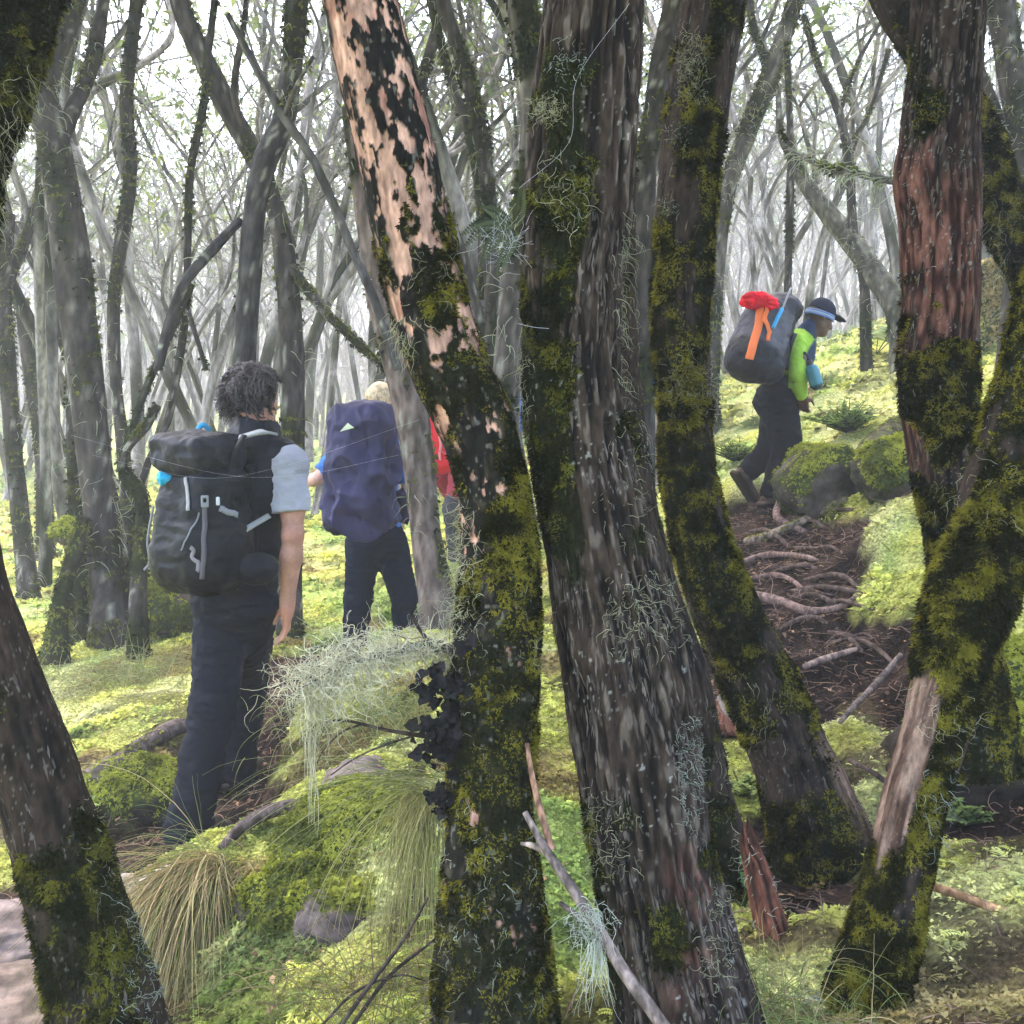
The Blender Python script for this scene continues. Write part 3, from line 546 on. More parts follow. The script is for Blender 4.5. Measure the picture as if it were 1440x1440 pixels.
mid('fallen_leaning_tree', 'bare trunk leaning down onto the moss above the hiker in the green jacket', [(1105,190,11.2,9),(1128,250,11.0,20),(1165,300,10.8,26),(1205,350,10.6,30),(1240,400,10.4,32),(1265,445,10.2,34)], [[(1120,235,11.1,12),(1098,190,11.1,9),(1094,120,11.2,8)]], 117, -.2, 200, (.085, .08, .06))
mid('straight_thin_tree', 'thin dark upright pole behind the top of the pack with the red cloth', [(1106,60,9.9,8),(1110,150,9.9,9),(1112,230,9.9,10),(1110,320,9.9,11),(1108,400,9.9,11),(1106,480,9.9,13),(1105,540,9.9,16)], [], 118, -.1, 80)
mid('pale_lichen_pole', 'thin twisting stem hung with lichen, right of the thin dark upright pole', [(1130,20,10.6,8),(1150,90,10.6,10),(1180,160,10.6,12),(1195,240,10.6,12),(1200,330,10.6,13),(1215,400,10.5,14)], [[(1180,160,10.6,7),(1205,90,10.7,6),(1245,20,10.8,5)],[(1190,210,10.6,7),(1222,160,10.7,6),(1250,70,10.8,6)]], 119, .0, 350)
mid('right_edge_tree', 'misty grey tree standing beyond the arching mossy trunk at the right edge', [(1415,-120,8,38),(1408,0,8,38),(1420,90,8,36),(1436,190,8,34),(1440,280,8,36),(1436,380,8,44)], [[(1350,40,8.4,14),(1385,120,8.2,16),(1415,200,8,18)]], 120, .0, 200)
mid('left_edge_tree', 'leaning grey stem near the left edge with moss on its foot', [(10,300,9.2,22),(4,400,9.2,22),(10,500,9.1,22),(18,620,9.0,24),(30,740,8.9,26),(40,830,8.8,32),(44,860,8.7,40)], [[(4,420,9.2,14),(35,340,9.4,13),(60,260,9.6,11)]], 121, .0, 150)
mid('left_rear_tree', 'grey stem leaning left, behind the leaning stem near the left edge', [(30,420,11,18),(42,520,11,20),(55,600,11,20),(62,690,11,22),(64,780,11,28)], [[(42,520,11,12),(62,440,11.2,12),(70,330,11.4,11),(60,200,11.6,10)]], 122, .1, 150)
mid('broken_branch', 'lichen crusted dead branch reaching left out of the red barked trunk', [(1098,185,5.6,3),(1112,212,5.4,5),(1140,226,5.0,7),(1170,238,4.6,9),(1205,244,4.0,10),(1240,252,3.5,10),(1280,258,3.1,11)], [], 123, -.3, 900, (.10, .09, .08), ground=False, segs=12)['category'] = 'branch'

# ------------------------------------------------------------------ forest in the mist
def walk(p, d, L, n, wob, up, r):
    C = [np.array(p, float)]; d = unit(np.array(d, float)); k = r.normal(size=3)
    for i in range(n):
        k = .75*k+.6*r.normal(size=3); d = unit(d+k*wob+np.array([0, 0, up])); C.append(C[-1]+d*L/n)
    return np.array(C), d
def proto(seed):
    r = np.random.default_rng(seed); a, cr, li, tw = Acc(), Acc(), Acc(), Acc(); tips = []
    stack = [(np.zeros(3)-np.array([0, 0, .25]), np.array([r.normal()*.22, r.normal()*.22, 1]), r.uniform(2.4, 5.0), r.uniform(.036, .072), 0)]
    while stack:
        p, d, L, R, lv = stack.pop()
        C, de = walk(p, d, L, 6, .09+.05*lv, .07, r); R2 = R*(.74 if lv < 2 else .5)
        rad = np.linspace(R, R2, 7)
        if lv == 0: rad[0] *= 1.5; rad[1] *= 1.1
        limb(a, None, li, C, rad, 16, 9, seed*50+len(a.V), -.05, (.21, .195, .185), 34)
        if lv < 4 and R2 > .011:
            for _ in range(2 if lv else r.integers(2, 4)):
                stack.append((C[-1]-de*R2, de+r.normal(size=3)*np.array([.27, .27, .2]), r.uniform(1.2, 2.3), R2*r.uniform(.62, .9), lv+1))
        else: tips.append(C[-1])
        if lv >= 1 and lv < 5:
            kk = r.integers(1, 6, 7); strands(tw, C[kk], r.normal(size=(7, 3))+np.array([0, 0, .3]), r.uniform(.3, .9, 7), 8, r.uniform(.003, .007, 7), np.tile([.12, .11, .09], (7, 1)), .35, -.03, seed+len(a.V))
        if lv >= 1 and r.uniform() < .4:
            k = r.integers(2, 6); stack.append((C[k], de*.4+r.normal(size=3)*.8, r.uniform(.6, 1.5), R2*.35, 5))
    tips = np.array(tips); n = 6; tp = np.repeat(tips, n, 0)+r.normal(size=(len(tips)*n, 3))*np.array([.38, .38, .25]); tp = tp[tp[:, 2] > 4.2]
    if len(tp): tufts(cr, tp, r.normal(size=tp.shape)+np.array([0, 0, .4]), r.uniform(.06, .16, len(tp)), mixc(np.array([.07, .11, .03]), np.array([.20, .24, .07]), r.uniform(0, 1, len(tp))), 5, .16, .7, seed, .2)
    return a, li, cr, tw
class Src:                               # keeps the mesh data of one kind of tree for its copies
    pass
def forest():
    metas = []
    for k in range(14):
        metas.append(proto(900+k))
    objs = []; placed = [np.array([t.location.x, t.location.y]) for t in COL.objects if t.get('category') == 'tree']
    r = np.random.default_rng(5); protoobj = {}; cnt = 0; tries = 0
    lab = ('slim grey tree standing among the nearer misty trunks', 'faint forked tree half lost in the mist', 'palest trees that almost vanish in the far mist')
    grp = ('nearer misty trees', 'faint trees in the mist', 'farthest trees in the mist')
    while cnt < 298 and tries < 20000:
        tries += 1
        y = 8.8*(44/8.8)**(r.uniform()**.8); x = r.uniform(-1, 1)*(.5*y+1.2)
        if seg_dist(np.array([x]), np.array([y]), TRAIL[0])[0] < .8 or seg_dist(np.array([x]), np.array([y]), TRAIL[1])[0] < 1: continue
        px, py, _ = topx(np.array([x, y, gz(x, y)]))
        if y < 11.5 and 380 < px < 720: continue
        if y < 13.5 and 930 < px < 1480: continue
        if any(np.hypot(*(q-(x, y))) < .28+.012*y for q in placed): continue
        placed.append(np.array([x, y])); k = int(r.integers(0, 14)); z = gz(x, y)
        band = 0 if y < 14 else (1 if y < 26 else 2)
        sc = r.uniform(.8, 1.35); rot = r.uniform(0, 6.28)
        if k not in protoobj:
            t = thing('misty_tree', lab[band], 'tree', (0, 0, 0), grp[band]); a, li, cr, tw = metas[k]
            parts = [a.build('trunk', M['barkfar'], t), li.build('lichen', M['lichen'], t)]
            if tw.n: parts.append(tw.build('twigs', M['barkfar'], t))
            if cr.n: parts.append(cr.build('crown', M['leaf'], t))
            protoobj[k] = (t, parts); o = t
        else:
            src, parts = protoobj[k]; o = src.copy(); COL.objects.link(o)
            for p in parts:
                c = p.copy(); COL.objects.link(c); c.parent = o
            o['label'] = lab[band]; o['group'] = grp[band]
        o.location = (x, y, z); o.rotation_euler = (r.normal()*.10, r.normal()*.10, rot); o.scale = (sc, sc, sc*r.uniform(.95, 1.25)); cnt += 1
    a = Acc(); r = np.random.default_rng(77)             # the wood beyond, one mass
    for i in range(1300):
        y = 42+r.uniform()**.8*48; x = r.uniform(-1, 1)*(.5*y+3); z = gz(x, y)-.2; p = np.array([x, y, z]); d = np.array([r.normal()*.25, r.normal()*.2, 1]); R = r.uniform(.05, .10)
        for L in range(3):
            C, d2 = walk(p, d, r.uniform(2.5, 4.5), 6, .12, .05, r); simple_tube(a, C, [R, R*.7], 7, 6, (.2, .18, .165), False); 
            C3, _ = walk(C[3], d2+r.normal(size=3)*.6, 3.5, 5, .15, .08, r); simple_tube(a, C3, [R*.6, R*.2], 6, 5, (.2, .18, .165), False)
            p, d, R = C[-1], d2, R*.68
        tufts(a, p+r.normal(size=(14, 3))*1.3, r.normal(size=(14, 3)), np.full(14, .4), np.tile([.2, .24, .12], (14, 1)), 5, .2, .7, i)
    a.build('far_woodland', M['barkfar'])['kind'] = 'stuff'
    u = Acc(); n = 5200; x, y = scatter_xy(n, 9.5, 42, 1.5); k = (seg_dist(x, y, TRAIL[1]) > 1.2) & (fbm(np.stack([x*.5, y*.5, x*0], -1), 3, 15) > .0); x, y = x[k], y[k]; z = height(x, y)
    tufts(u, np.stack([x, y, z+.03], -1), np.tile([0, 0, 1.], (len(x), 1))+rng.normal(size=(len(x), 3))*.3, rng.uniform(.05, .13, len(x))*(1+np.clip(y-9, 0, 30)/14), mixc(np.array([.07, .12, .035]), np.array([.24, .30, .11]), rng.uniform(0, 1, len(x))), 11, .10, .9, 3, .35)
    u.build('undergrowth', M['leaf'])['kind'] = 'stuff'
forest()

# ------------------------------------------------------------------ stones, roots, fallen wood
def stone(name, label, c, size, seed, col, mosscov=0, rotz=0, cat='rock', sq=.7, group=None, tuft=.016, field=False):
    nu, nv = 90, 60; u = np.linspace(0, 2*np.pi, nu, endpoint=False); v = np.linspace(-np.pi/2, np.pi/2, nv)
    U, W = np.meshgrid(u, v); e = lambda a: np.sign(a)*np.abs(a)**sq
    D = np.stack([e(np.cos(W))*e(np.cos(U)), e(np.cos(W))*e(np.sin(U)), e(np.sin(W))], -1)
    k = 1+.36*fbm(D*1.5+seed, 4, seed)+.05*fbm(D*5+seed, 3, seed+1)+.02*fbm(D*16+seed, 2, seed+2)
    V = D*k[..., None]*np.asarray(size)/2
    cr, sr = math.cos(rotz), math.sin(rotz); V = np.stack([V[..., 0]*cr-V[..., 1]*sr, V[..., 0]*sr+V[..., 1]*cr, V[..., 2]], -1)
    V = V.reshape(-1, 3); Nn = unit(V/np.asarray(size)**2); Vw = V+np.asarray(c)
    cc = mixc(np.array(col)*.55, np.array(col)*1.25, sstep(-.4, .4, fbm(V*14, 3, seed+4)))
    m = sstep(.0, .3, fbm(V*5, 3, seed+5)+.5*Nn[:, 2]-.6+mosscov) if mosscov else np.zeros(len(V))
    cc = mixc(cc, np.array([.05, .06, .015]), m)
    t = thing(name, label, cat, np.asarray(c)-np.array([0, 0, size[2]*.4]), group)
    add_mesh('stone_body', Vw, grid_quads(nv, nu), None, M['rock'], t, {'Col': cc})
    if mosscov:
        a = Acc(); A = size[0]*size[1]*3; cnt = int(A*9000*(.016/tuft)**2); r = np.random.default_rng(seed); kk = r.integers(0, len(V), cnt); kk = kk[r.uniform(0, 1, cnt) < m[kk]]
        if len(kk):
            pp = Vw[kk]+r.normal(size=(len(kk), 3))*.008
            c2 = mixc(np.array([.07, .085, .02]), np.array([.34, .36, .05]), sstep(-.3, .4, fbm(pp*7, 3, seed)+.25*Nn[kk, 2]))
            if field: c2 = mosscol(pp[:, 0]*1.7+3, pp[:, 1]*1.7)*r.uniform(.75, 1.3, (len(kk), 1))
            tufts(a, pp, Nn[kk]+r.normal(size=(len(kk), 3))*.3, r.uniform(.6, 1.5, len(kk))*tuft, c2, 6, .2, .8, seed); a.build('moss', M['moss'], t)
    return t
PK = (.17, .13, .115); SAND = (.40, .33, .26); DKR = (.10, .08, .075)
g = P(10, 1315, 3.35); stone('flat_rock', 'flat pinkish rock by the left edge behind the bowed dark trunk', (g[0]-.02, g[1], g[2]-.03), (.52, .42, .2), 3, PK, 0, .3)
g = P(70, 1425, 2.9); stone('low_rock', 'low brown slab at the bottom left corner', (g[0], g[1], g[2]+.01), (.6, .42, .16), 4, (.15, .11, .088), 0, .2)
g = P(225, 1270, 3.1); stone('pale_rock', 'pale sandy rock under the drooping grass', (g[0], g[1], g[2]-.02), (.30, .3, .2), 5, SAND, 0, .6)
g = P(480, 1300, 2.55); stone('grey_rock', 'dark pinkish grey rock under the mossy hump in the front', (g[0], g[1]+.05, g[2]-.02), (.24, .25, .16), 6, (.085, .068, .062), .25)
g = P(505, 1095, 3.4); stone('pink_rock', 'small pinkish rock half sunk in moss below the lichen branch', (g[0], g[1], g[2]-.01), (.2, .24, .12), 7, PK, .12, .3)
g = P(520, 1150, 3.0); stone('mossy_hump', 'olive and yellow mossy hump in front below the lichen branch', (g[0]-.03, g[1], g[2]-.12), (.46, .5, .36), 8, DKR, .9, .5, 'mound', .9, tuft=.010)
g = P(430, 1240, 2.75); stone('mossy_hump', 'lower mossy hump beside the drooping grass', (g[0], g[1], g[2]-.1), (.3, .4, .26), 18, DKR, .9, .9, 'mound', .9, tuft=.010)
g = G(1160, 712); stone('mossy_boulder', 'mossy boulder with a bare grey top beside the boots of the hiker in green', (g[0], g[1]+.05, g[2]+.12), (.5, .5, .46), 9, (.085, .07, .055), .62, .3, tuft=.012)
g = G(1190, 668); stone('trail_rock', 'pale brown rock on top of the step in the trail', (g[0], g[1]+.1, g[2]+.06), (.34, .3, .2), 10, (.36, .29, .22), 0, .3)
g = G(1262, 690); stone('mossy_mound', 'dark mossy mound behind the red barked trunk', (g[0]+.1, g[1], g[2]+.1), (.7, .5, .42), 11, (.06, .05, .035), .75, .5, 'mound', .9)
g = G(222, 905); stone('root_mound', 'brown mossy root mound behind the legs of the man in the vest', (g[0], g[1]+.3, g[2]+.15), (.62, .6, .5), 12, (.09, .065, .045), .55, .3, 'mound', .9, tuft=.024)
g = P(95, 748, 7.0); stone('moss_ball', 'round moss cushion on the stem beside the stout speckled tree', g, (.2, .2, .16), 13, DKR, 1.0, 0, 'moss cushion', 1, tuft=.022)
g = G(185, 1150); stone('bank_rock', 'dark mossy rock under the root on the left bank', (g[0], g[1]+.15, g[2]+.04), (.42, .35, .26), 14, (.03, .025, .02), .5, .2, tuft=.010)
g = G(1400, 1130); stone('dark_bank', 'dark hollow bank at the right edge with moss on top', (g[0]+.15, g[1]+.2, g[2]+.05), (.7, .5, .4), 15, (.035, .026, .02), .35, -.3, 'bank', .9)
g = G(1395, 1010); stone('mossy_bank', 'bushy green mossy hump by the right edge above the dark hollow bank', (g[0]+.12, g[1]+.1, g[2]+.05), (.55, .5, .32), 16, (.05, .045, .02), 1.0, 0, 'mound', .9, tuft=.014)
g = G(1420, 480); stone('far_mound', 'leafy green hump behind the mossy trunk at the right edge', (g[0], g[1]+.2, g[2]+.25), (.9, .8, .9), 19, (.2, .22, .06), 1.2, .2, 'mound', .9, tuft=.03, field=True)

def wood(name, label, cat, pix, col, seed, mossb=None, segs=14, rings=60, drop=0, ground=False, jit=.25):
    pts = []
    for p in pix:
        q = G(p[0], p[1]) if ground else P(p[0], p[1], p[2]); q = q.copy()
        if ground: q[2] += p[2]
        pts.append(q)
    Ys = [q[1] for q in pts]; rad = [p[3]*y/FPX/2 for p, y in zip(pix, Ys)]
    t = thing(name, label, cat, pts[-1]); a = Acc(); cN = np.array(col)
    def cf(V): return mixc(cN*.5, cN*1.5, sstep(-.4, .5, fbm(V*np.array([60, 60, 30]), 3, seed)))
    simple_tube(a, pts, rad, rings, segs, cf, True, jit, seed)
    a.build('wood', M['bark'], t)
    if mossb is not None:
        C = catmull(pts, 400); R = np.interp(np.linspace(0, len(rad)-1, 400), np.arange(len(rad)), rad); r = np.random.default_rng(seed)
        n = int(2500*mossb); k = r.integers(0, 400, n); d = unit(r.normal(size=(n, 3))+np.array([0, 0, .8])); pp = C[k]+d*R[k][:, None]
        keep = fbm(pp*8, 2, seed) > -.15; pp, d = pp[keep], d[keep]; b = Acc()
        tufts(b, pp, d, r.uniform(.008, .02, len(pp)), mixc(np.array([.06, .07, .02]), np.array([.32, .33, .05]), r.uniform(0, 1, len(pp))), 5, .22, .8, seed); b.build('moss', M['moss'], t)
    return t
RB = (.13, .09, .075); RP = (.19, .125, .105)
wood('exposed_root', 'thick dark root along the edge of the moss left of the near hiker', 'root', [(90,1118,.02,20),(140,1098,.04,24),(190,1072,.05,26),(250,1040,.05,22),(300,1025,0,18)], (.12, .09, .08), 1, ground=True, mossb=.25)
wood('exposed_root', 'dark root on the bank just right of the near hiker\'s rear boot', 'root', [(310,1196,0,16),(345,1180,.04,20),(390,1160,.05,20),(440,1146,.03,16),(480,1142,-.02,12)], (.10, .075, .065), 2, ground=True)
wood('exposed_root', 'long smooth pinkish root bowed across the trail on the right', 'root', [(1060,838,0,15),(1095,850,.014,14),(1140,864,.014,13),(1185,856,.012,11),(1222,828,.008,9),(1232,800,-.03,10)], RP, 3, ground=True)
wood('exposed_root', 'straight thin root across the trail above the long bowed root', 'root', [(1040,792,0,8),(1080,786,.012,9),(1130,786,.008,7),(1160,790,-.03,8)], RP, 4, ground=True)
wood('exposed_root', 'thin root across the trail between two other roots', 'root', [(1050,816,0,7),(1090,812,.01,8),(1120,824,.008,7),(1140,845,-.03,8)], RP, 5, ground=True)
wood('exposed_root', 'mossy sinuous root edging the trail below the mossy boulder', 'root', [(1050,765,0,14),(1085,760,.03,14),(1130,742,.04,12),(1165,728,.05,11),(1190,708,.02,9)], (.22, .17, .13), 6, ground=True, mossb=.12)
wood('exposed_root', 'knotted root climbing beside the front boot of the hiker in green', 'root', [(1118,690,.02,10),(1100,712,.05,12),(1092,735,.04,11),(1120,748,.02,10),(1140,746,-.03,8)], RP, 7, ground=True)
wood('mossy_root', 'mossy root slanting from the dark mossy mound down to the trail', 'root', [(1300,618,.15,30),(1262,632,.14,34),(1222,660,.12,30),(1192,696,.06,24),(1170,730,0,18)], (.09, .08, .04), 8, ground=True, mossb=1.2)
wood('short_log', 'reddish rotten log lying behind the foot of the flared mossy trunk', 'log', [(985,1028,.05,40),(1015,1032,.06,50),(1050,1040,.06,50),(1085,1050,.05,44)], (.20, .085, .06), 9, ground=True)
wood('bleached_stick', 'bleached bent stick lying on the reddish log', 'stick', [(1012,980,3.35,8),(1022,1000,3.3,10),(1042,1018,3.25,10),(1064,1034,3.22,9)], (.2, .17, .15), 10, segs=8)
wood('fallen_stick', 'orange brown stick sticking out behind the mossy trunk at the lower right', 'stick', [(1290,1240,2.42,11),(1340,1256,2.38,12),(1400,1278,2.34,13),(1470,1300,2.3,13)], (.36, .2, .1), 11, segs=10, jit=.1)
wood('fallen_stick', 'grey stick slanting over pale moss left of the pale wood patch', 'stick', [(1180,1045,.06,6),(1205,1025,.08,9),(1230,1000,.1,10),(1265,965,.12,8)], (.16, .12, .1), 12, ground=True, segs=8)
wood('fallen_stick', 'thin dark stick crossing behind the foot of the mossy slanting trunk', 'stick', [(1195,1095,.06,8),(1225,1112,.06,9),(1262,1140,.05,8)], (.1, .07, .06), 13, ground=True, segs=8)
wood('fallen_stick', 'pinkish bare stick at the edge of the moss below the trail', 'stick', [(1130,950,.03,8),(1160,942,.04,10),(1205,925,.03,7)], (.26, .18, .145), 14, ground=True, segs=8)
rr_ = np.random.default_rng(12)
for k in range(14):
    y0 = rr_.uniform(715, 930); f = (y0-715)/215; x0 = 1045+f*70+rr_.uniform(-15, 60); w0 = rr_.uniform(60, 130); sl = rr_.normal()*14
    wood('exposed_root', 'thin root among the many crossing the brown trail', 'root', [(x0, y0, -.015, 7), (x0+w0*.35, y0+sl*.4+rr_.normal()*4, .03, rr_.uniform(4, 8)), (x0+w0*.7, y0+sl+rr_.normal()*5, .025, rr_.uniform(5, 8)), (x0+w0, y0+sl*1.6, -.02, 5)], (.10, .068, .055), 40+k, ground=True, segs=8, rings=30)['group'] = 'thin trail roots'
def stump():
    t = thing('broken_stump', 'splintered reddish stump leaning left of the mossy slanting trunk', 'stump', P(1105, 1380, 2.5)); a = Acc()
    pts = [P(1047,1168,2.55), P(1062,1215,2.55), P(1078,1280,2.52), P(1095,1340,2.5), P(1108,1400,2.5), P(1112,1440,2.5)]
    rad = np.array([8,17,22,27,34,44])*2.5/FPX
    C, R, D, th, s = tube(pts, rad, 120, 90)
    q = np.stack([np.cos(th)[None]*.04+0*s[:, None], np.sin(th)[None]*.04+0*s[:, None], s[:, None]+0*th[None]], -1)
    f = fbm(q*np.array([70, 70, 8]), 3, 4); k = 1+.28*f+.15*fbm(q*np.array([25, 25, 6]), 2, 9)
    V = C[:, None]+D*(R[:, None]*k)[..., None]
    top = sstep(.09, 0, s)[:, None]; V = V+np.array([0, 0, 1.])*(top*.07*fbm(q*np.array([90, 90, 1]), 2, 12))[..., None]
    c = lerp(np.array([.03, .018, .014]), np.array([.24, .09, .055]), sstep(-.4, .5, f)[..., None]); c = lerp(c, np.array([.05, .05, .015]), (.8*sstep(.05, .3, fbm(q*14, 3, 3)+.25*sstep(.25, .5, s)[:, None]-.1))[..., None])
    Vf = np.vstack([V.reshape(-1, 3), C[:1]+np.array([0, 0, -.05])]); j = np.arange(90)
    a.add(Vf, grid_quads(120, 90), np.stack([(j+1) % 90, j, np.full(90, len(Vf)-1)], 1), np.vstack([c.reshape(-1, 3), [[.1, .04, .03]]]))
    a.build('stump_wood', M['bark'], t)
    li = Acc(); r = np.random.default_rng(3); kk = r.integers(0, len(Vf)-1, 120); strands(li, Vf[kk], D.reshape(-1, 3)[kk], r.uniform(.01, .04, 120), 7, np.full(120, .0008), np.array([.5, .52, .4])*np.ones((120, 3)), .9, .2, 3); li.build('lichen', M['lichen'], t)
stump()
def dead_branch():
    t = thing('dead_branch', 'long grey dead branch with broken forks leaning in front of the two middle trunks', 'branch', P(940, 1460, 1.78)); 
    def br(nm, pix, col, seed):
        a = Acc(); cN = np.array(col); simple_tube(a, [P(*p[:3]) for p in pix], [p[3]*p[2]/FPX/2 for p in pix], 60, 12, lambda V: mixc(cN*.45, cN*1.6, sstep(-.4, .5, fbm(V*np.array([90, 90, 40]), 3, seed))), True, .2, seed); a.build(nm, M['bark'], t)
    br('stem', [(738,1142,1.98,9),(765,1190,1.95,13),(805,1250,1.9,17),(845,1312,1.86,18),(880,1370,1.82,19),(925,1432,1.78,21),(960,1480,1.75,22)], (.17, .13, .11), 1)
    br('fork', [(741,1045,2.02,7),(748,1090,2.0,9),(760,1140,1.98,10),(776,1195,1.95,11)], (.26, .14, .09), 2)
    br('fork', [(732,1186,1.97,5),(752,1190,1.97,10),(775,1205,1.95,12),(800,1242,1.91,12)], (.32, .24, .19), 3)
    br('fork', [(788,1270,1.93,7),(812,1288,1.9,8),(840,1305,1.87,9)], (.12, .09, .08), 4)
    li = Acc(); r = np.random.default_rng(8); n = 150; c = P(832, 1300, 1.85); pp = c+r.normal(size=(n, 3))*np.array([.02, .01, .02])
    strands(li, pp, r.normal(size=(n, 3)), r.uniform(.02, .06, n), 9, np.full(n, .0006), np.array([.5, .53, .43])*r.uniform(.7, 1.2, (n, 1)), .9, .3, 5)
    c = P(838, 1330, 1.84); n = 50; strands(li, c+r.normal(size=(n, 3))*.008, np.tile([0, 0, -1.], (n, 1)), r.uniform(.05, .13, n), 9, np.full(n, .0006), np.array([.6, .62, .52])*np.ones((n, 3)), .5, .6, 6); li.build('lichen', M['lichen'], t)
dead_branch()
for k, (pix, lb) in enumerate([([(470,1455,1.95,8),(520,1385,2.0,7),(565,1325,2.05,6),(602,1262,2.08,4)], 'dark bare twig rising to the foot of the peeling tree'), ([(490,1450,1.97,6),(545,1375,2.02,6),(600,1330,2.06,4),(625,1310,2.08,3)], 'second dark twig forking below the first at the foot of the peeling tree'), ([(445,1450,1.95,4),(500,1395,2.0,4),(560,1372,2.02,3),(600,1380,2.04,2)], 'thinnest low twig among the grass below the peeling tree')]):
    wood('bare_twig', lb, 'twig', pix, (.05, .038, .03), 20+k, segs=7, jit=.15)
# ------------------------------------------------------------------ solid modelling by distance fields
class Vol:
    def __init__(s, lo, hi, h):
        s.h = h; s.lo = np.asarray(lo, float); s.n = np.ceil((np.asarray(hi)-s.lo)/h).astype(int)+1
        s.f = np.full(tuple(s.n), 1., np.float32)
    def _sl(s, lo, hi):
        a = np.clip(np.floor((lo-s.lo)/s.h).astype(int), 0, s.n); b = np.clip(np.ceil((hi-s.lo)/s.h).astype(int)+1, 0, s.n)
        sl = tuple(slice(i, j) for i, j in zip(a, b))
        ax = [(s.lo[k]+s.h*np.arange(a[k], b[k])).astype(np.float32) for k in range(3)]
        return sl, np.stack(np.meshgrid(*ax, indexing='ij'), -1)
    def put(s, fn, lo, hi, k, sub=False):
        m = max(k, 0)+3*s.h; sl, p = s._sl(np.asarray(lo)-m, np.asarray(hi)+m)
        if p.size == 0: return
        d = fn(p).astype(np.float32); g = s.f[sl]
        if sub:
            if k > 0:
                e = np.clip(.5-.5*(g+d)/k, 0, 1); s.f[sl] = g*(1-e)-d*e+k*e*(1-e)
            else: s.f[sl] = np.maximum(g, -d)
        elif k > 0:
            e = np.clip(.5+.5*(g-d)/k, 0, 1); s.f[sl] = g*(1-e)+d*e-k*e*(1-e)
        else: s.f[sl] = np.minimum(g, d)
    def cone(s, a, b, ra, rb, k=.02, sub=False):
        a = np.asarray(a, float); b = np.asarray(b, float); r = max(ra, rb); ab = b-a; L = max(ab@ab, 1e-9)
        def fn(p):
            q = p-a; t = np.clip((q@ab)/L, 0, 1); return np.linalg.norm(q-t[..., None]*ab, axis=-1)-(ra+(rb-ra)*t)
        s.put(fn, np.minimum(a, b)-r, np.maximum(a, b)+r, k, sub)
    def ell(s, c, r, A=np.eye(3), k=.02, sub=False):     # rows of A: the axes
        c = np.asarray(c, float); r = np.asarray(r, float); R = r.max()
        def fn(p):
            q = (p-c)@np.asarray(A).T; k0 = np.linalg.norm(q/r, axis=-1); k1 = np.linalg.norm(q/(r*r), axis=-1); return k0*(k0-1)/np.maximum(k1, 1e-6)
        s.put(fn, c-R, c+R, k, sub)
    def box(s, c, hf, A=np.eye(3), rd=.03, k=.02, sub=False, taper=0, bulge=0):
        c = np.asarray(c, float); hf = np.asarray(hf, float); R = np.linalg.norm(hf)
        def fn(p):
            q = (p-c)@np.asarray(A).T
            if taper: q = np.stack([q[..., 0]/(1+taper*q[..., 2]/hf[2]), q[..., 1]/(1+taper*q[..., 2]/hf[2]), q[..., 2]], -1)
            if bulge: q = np.stack([q[..., 0], q[..., 1]/(1+bulge*(1-np.clip(np.abs(q[..., 2]/hf[2]), 0, 1)**2)), q[..., 2]], -1)
            d = np.abs(q)-(hf-rd); return np.linalg.norm(np.maximum(d, 0), axis=-1)+np.minimum(d.max(-1), 0)-rd
        s.put(fn, c-R*(1+abs(taper)), c+R*(1+abs(taper)), k, sub)
    def cut(s, c, nrm):                                   # keep the side the normal points away from
        c = np.asarray(c); nrm = unit(np.asarray(nrm, float)); _, p = s._sl(s.lo, s.lo+s.n*s.h)
        s.f = np.maximum(s.f, ((p-c)@nrm).astype(np.float32)[:s.f.shape[0], :s.f.shape[1], :s.f.shape[2]])
    def mesh(s, smooth=2):
        f = np.pad(s.f, 1, constant_values=1.); S = f < 0; lo = s.lo-s.h
        c8 = [S[i:S.shape[0]-1+i, j:S.shape[1]-1+j, k:S.shape[2]-1+k] for i in (0, 1) for j in (0, 1) for k in (0, 1)]
        cnt = sum(c.astype(np.int8) for c in c8); act = (cnt > 0) & (cnt < 8); I = np.argwhere(act)
        idx = np.full(act.shape, -1, np.int32); idx[act] = np.arange(len(I)); acc = np.zeros((len(I), 3)); n = np.zeros(len(I))
        cor = [(i, j, k) for i in (0, 1) for j in (0, 1) for k in (0, 1)]
        fv = {c: f[I[:, 0]+c[0], I[:, 1]+c[1], I[:, 2]+c[2]] for c in cor}
        for a in cor:
            for ax in range(3):
                if a[ax] == 0:
                    b = list(a); b[ax] = 1; b = tuple(b); x = (fv[a] < 0) != (fv[b] < 0); t = fv[a]/np.where(x, fv[a]-fv[b], 1)
                    p = np.zeros((len(I), 3))+np.array(a); p[:, ax] += t; acc[x] += p[x]; n[x] += 1
        V = lo+s.h*(I+acc/n[:, None]); Q = []
        for ax in range(3):
            u, v = (ax+1) % 3, (ax+2) % 3
            s0 = [slice(None)]*3; s1 = [slice(None)]*3; s0[ax] = slice(0, -1); s1[ax] = slice(1, None); A, B = S[tuple(s0)], S[tuple(s1)]
            E = np.argwhere(A != B); E = E[(E[:, u] > 0) & (E[:, v] > 0) & (E[:, u] < S.shape[u]-1) & (E[:, v] < S.shape[v]-1)]
            ins = A[E[:, 0], E[:, 1], E[:, 2]]
            def at(du, dv): e = E.copy(); e[:, u] -= du; e[:, v] -= dv; return idx[e[:, 0], e[:, 1], e[:, 2]]
            q = np.stack([at(1, 1), at(0, 1), at(0, 0), at(1, 0)], 1); q[~ins] = q[~ins][:, ::-1]; Q.append(q)
        Q = np.concatenate(Q); Q = Q[(Q >= 0).all(1)]
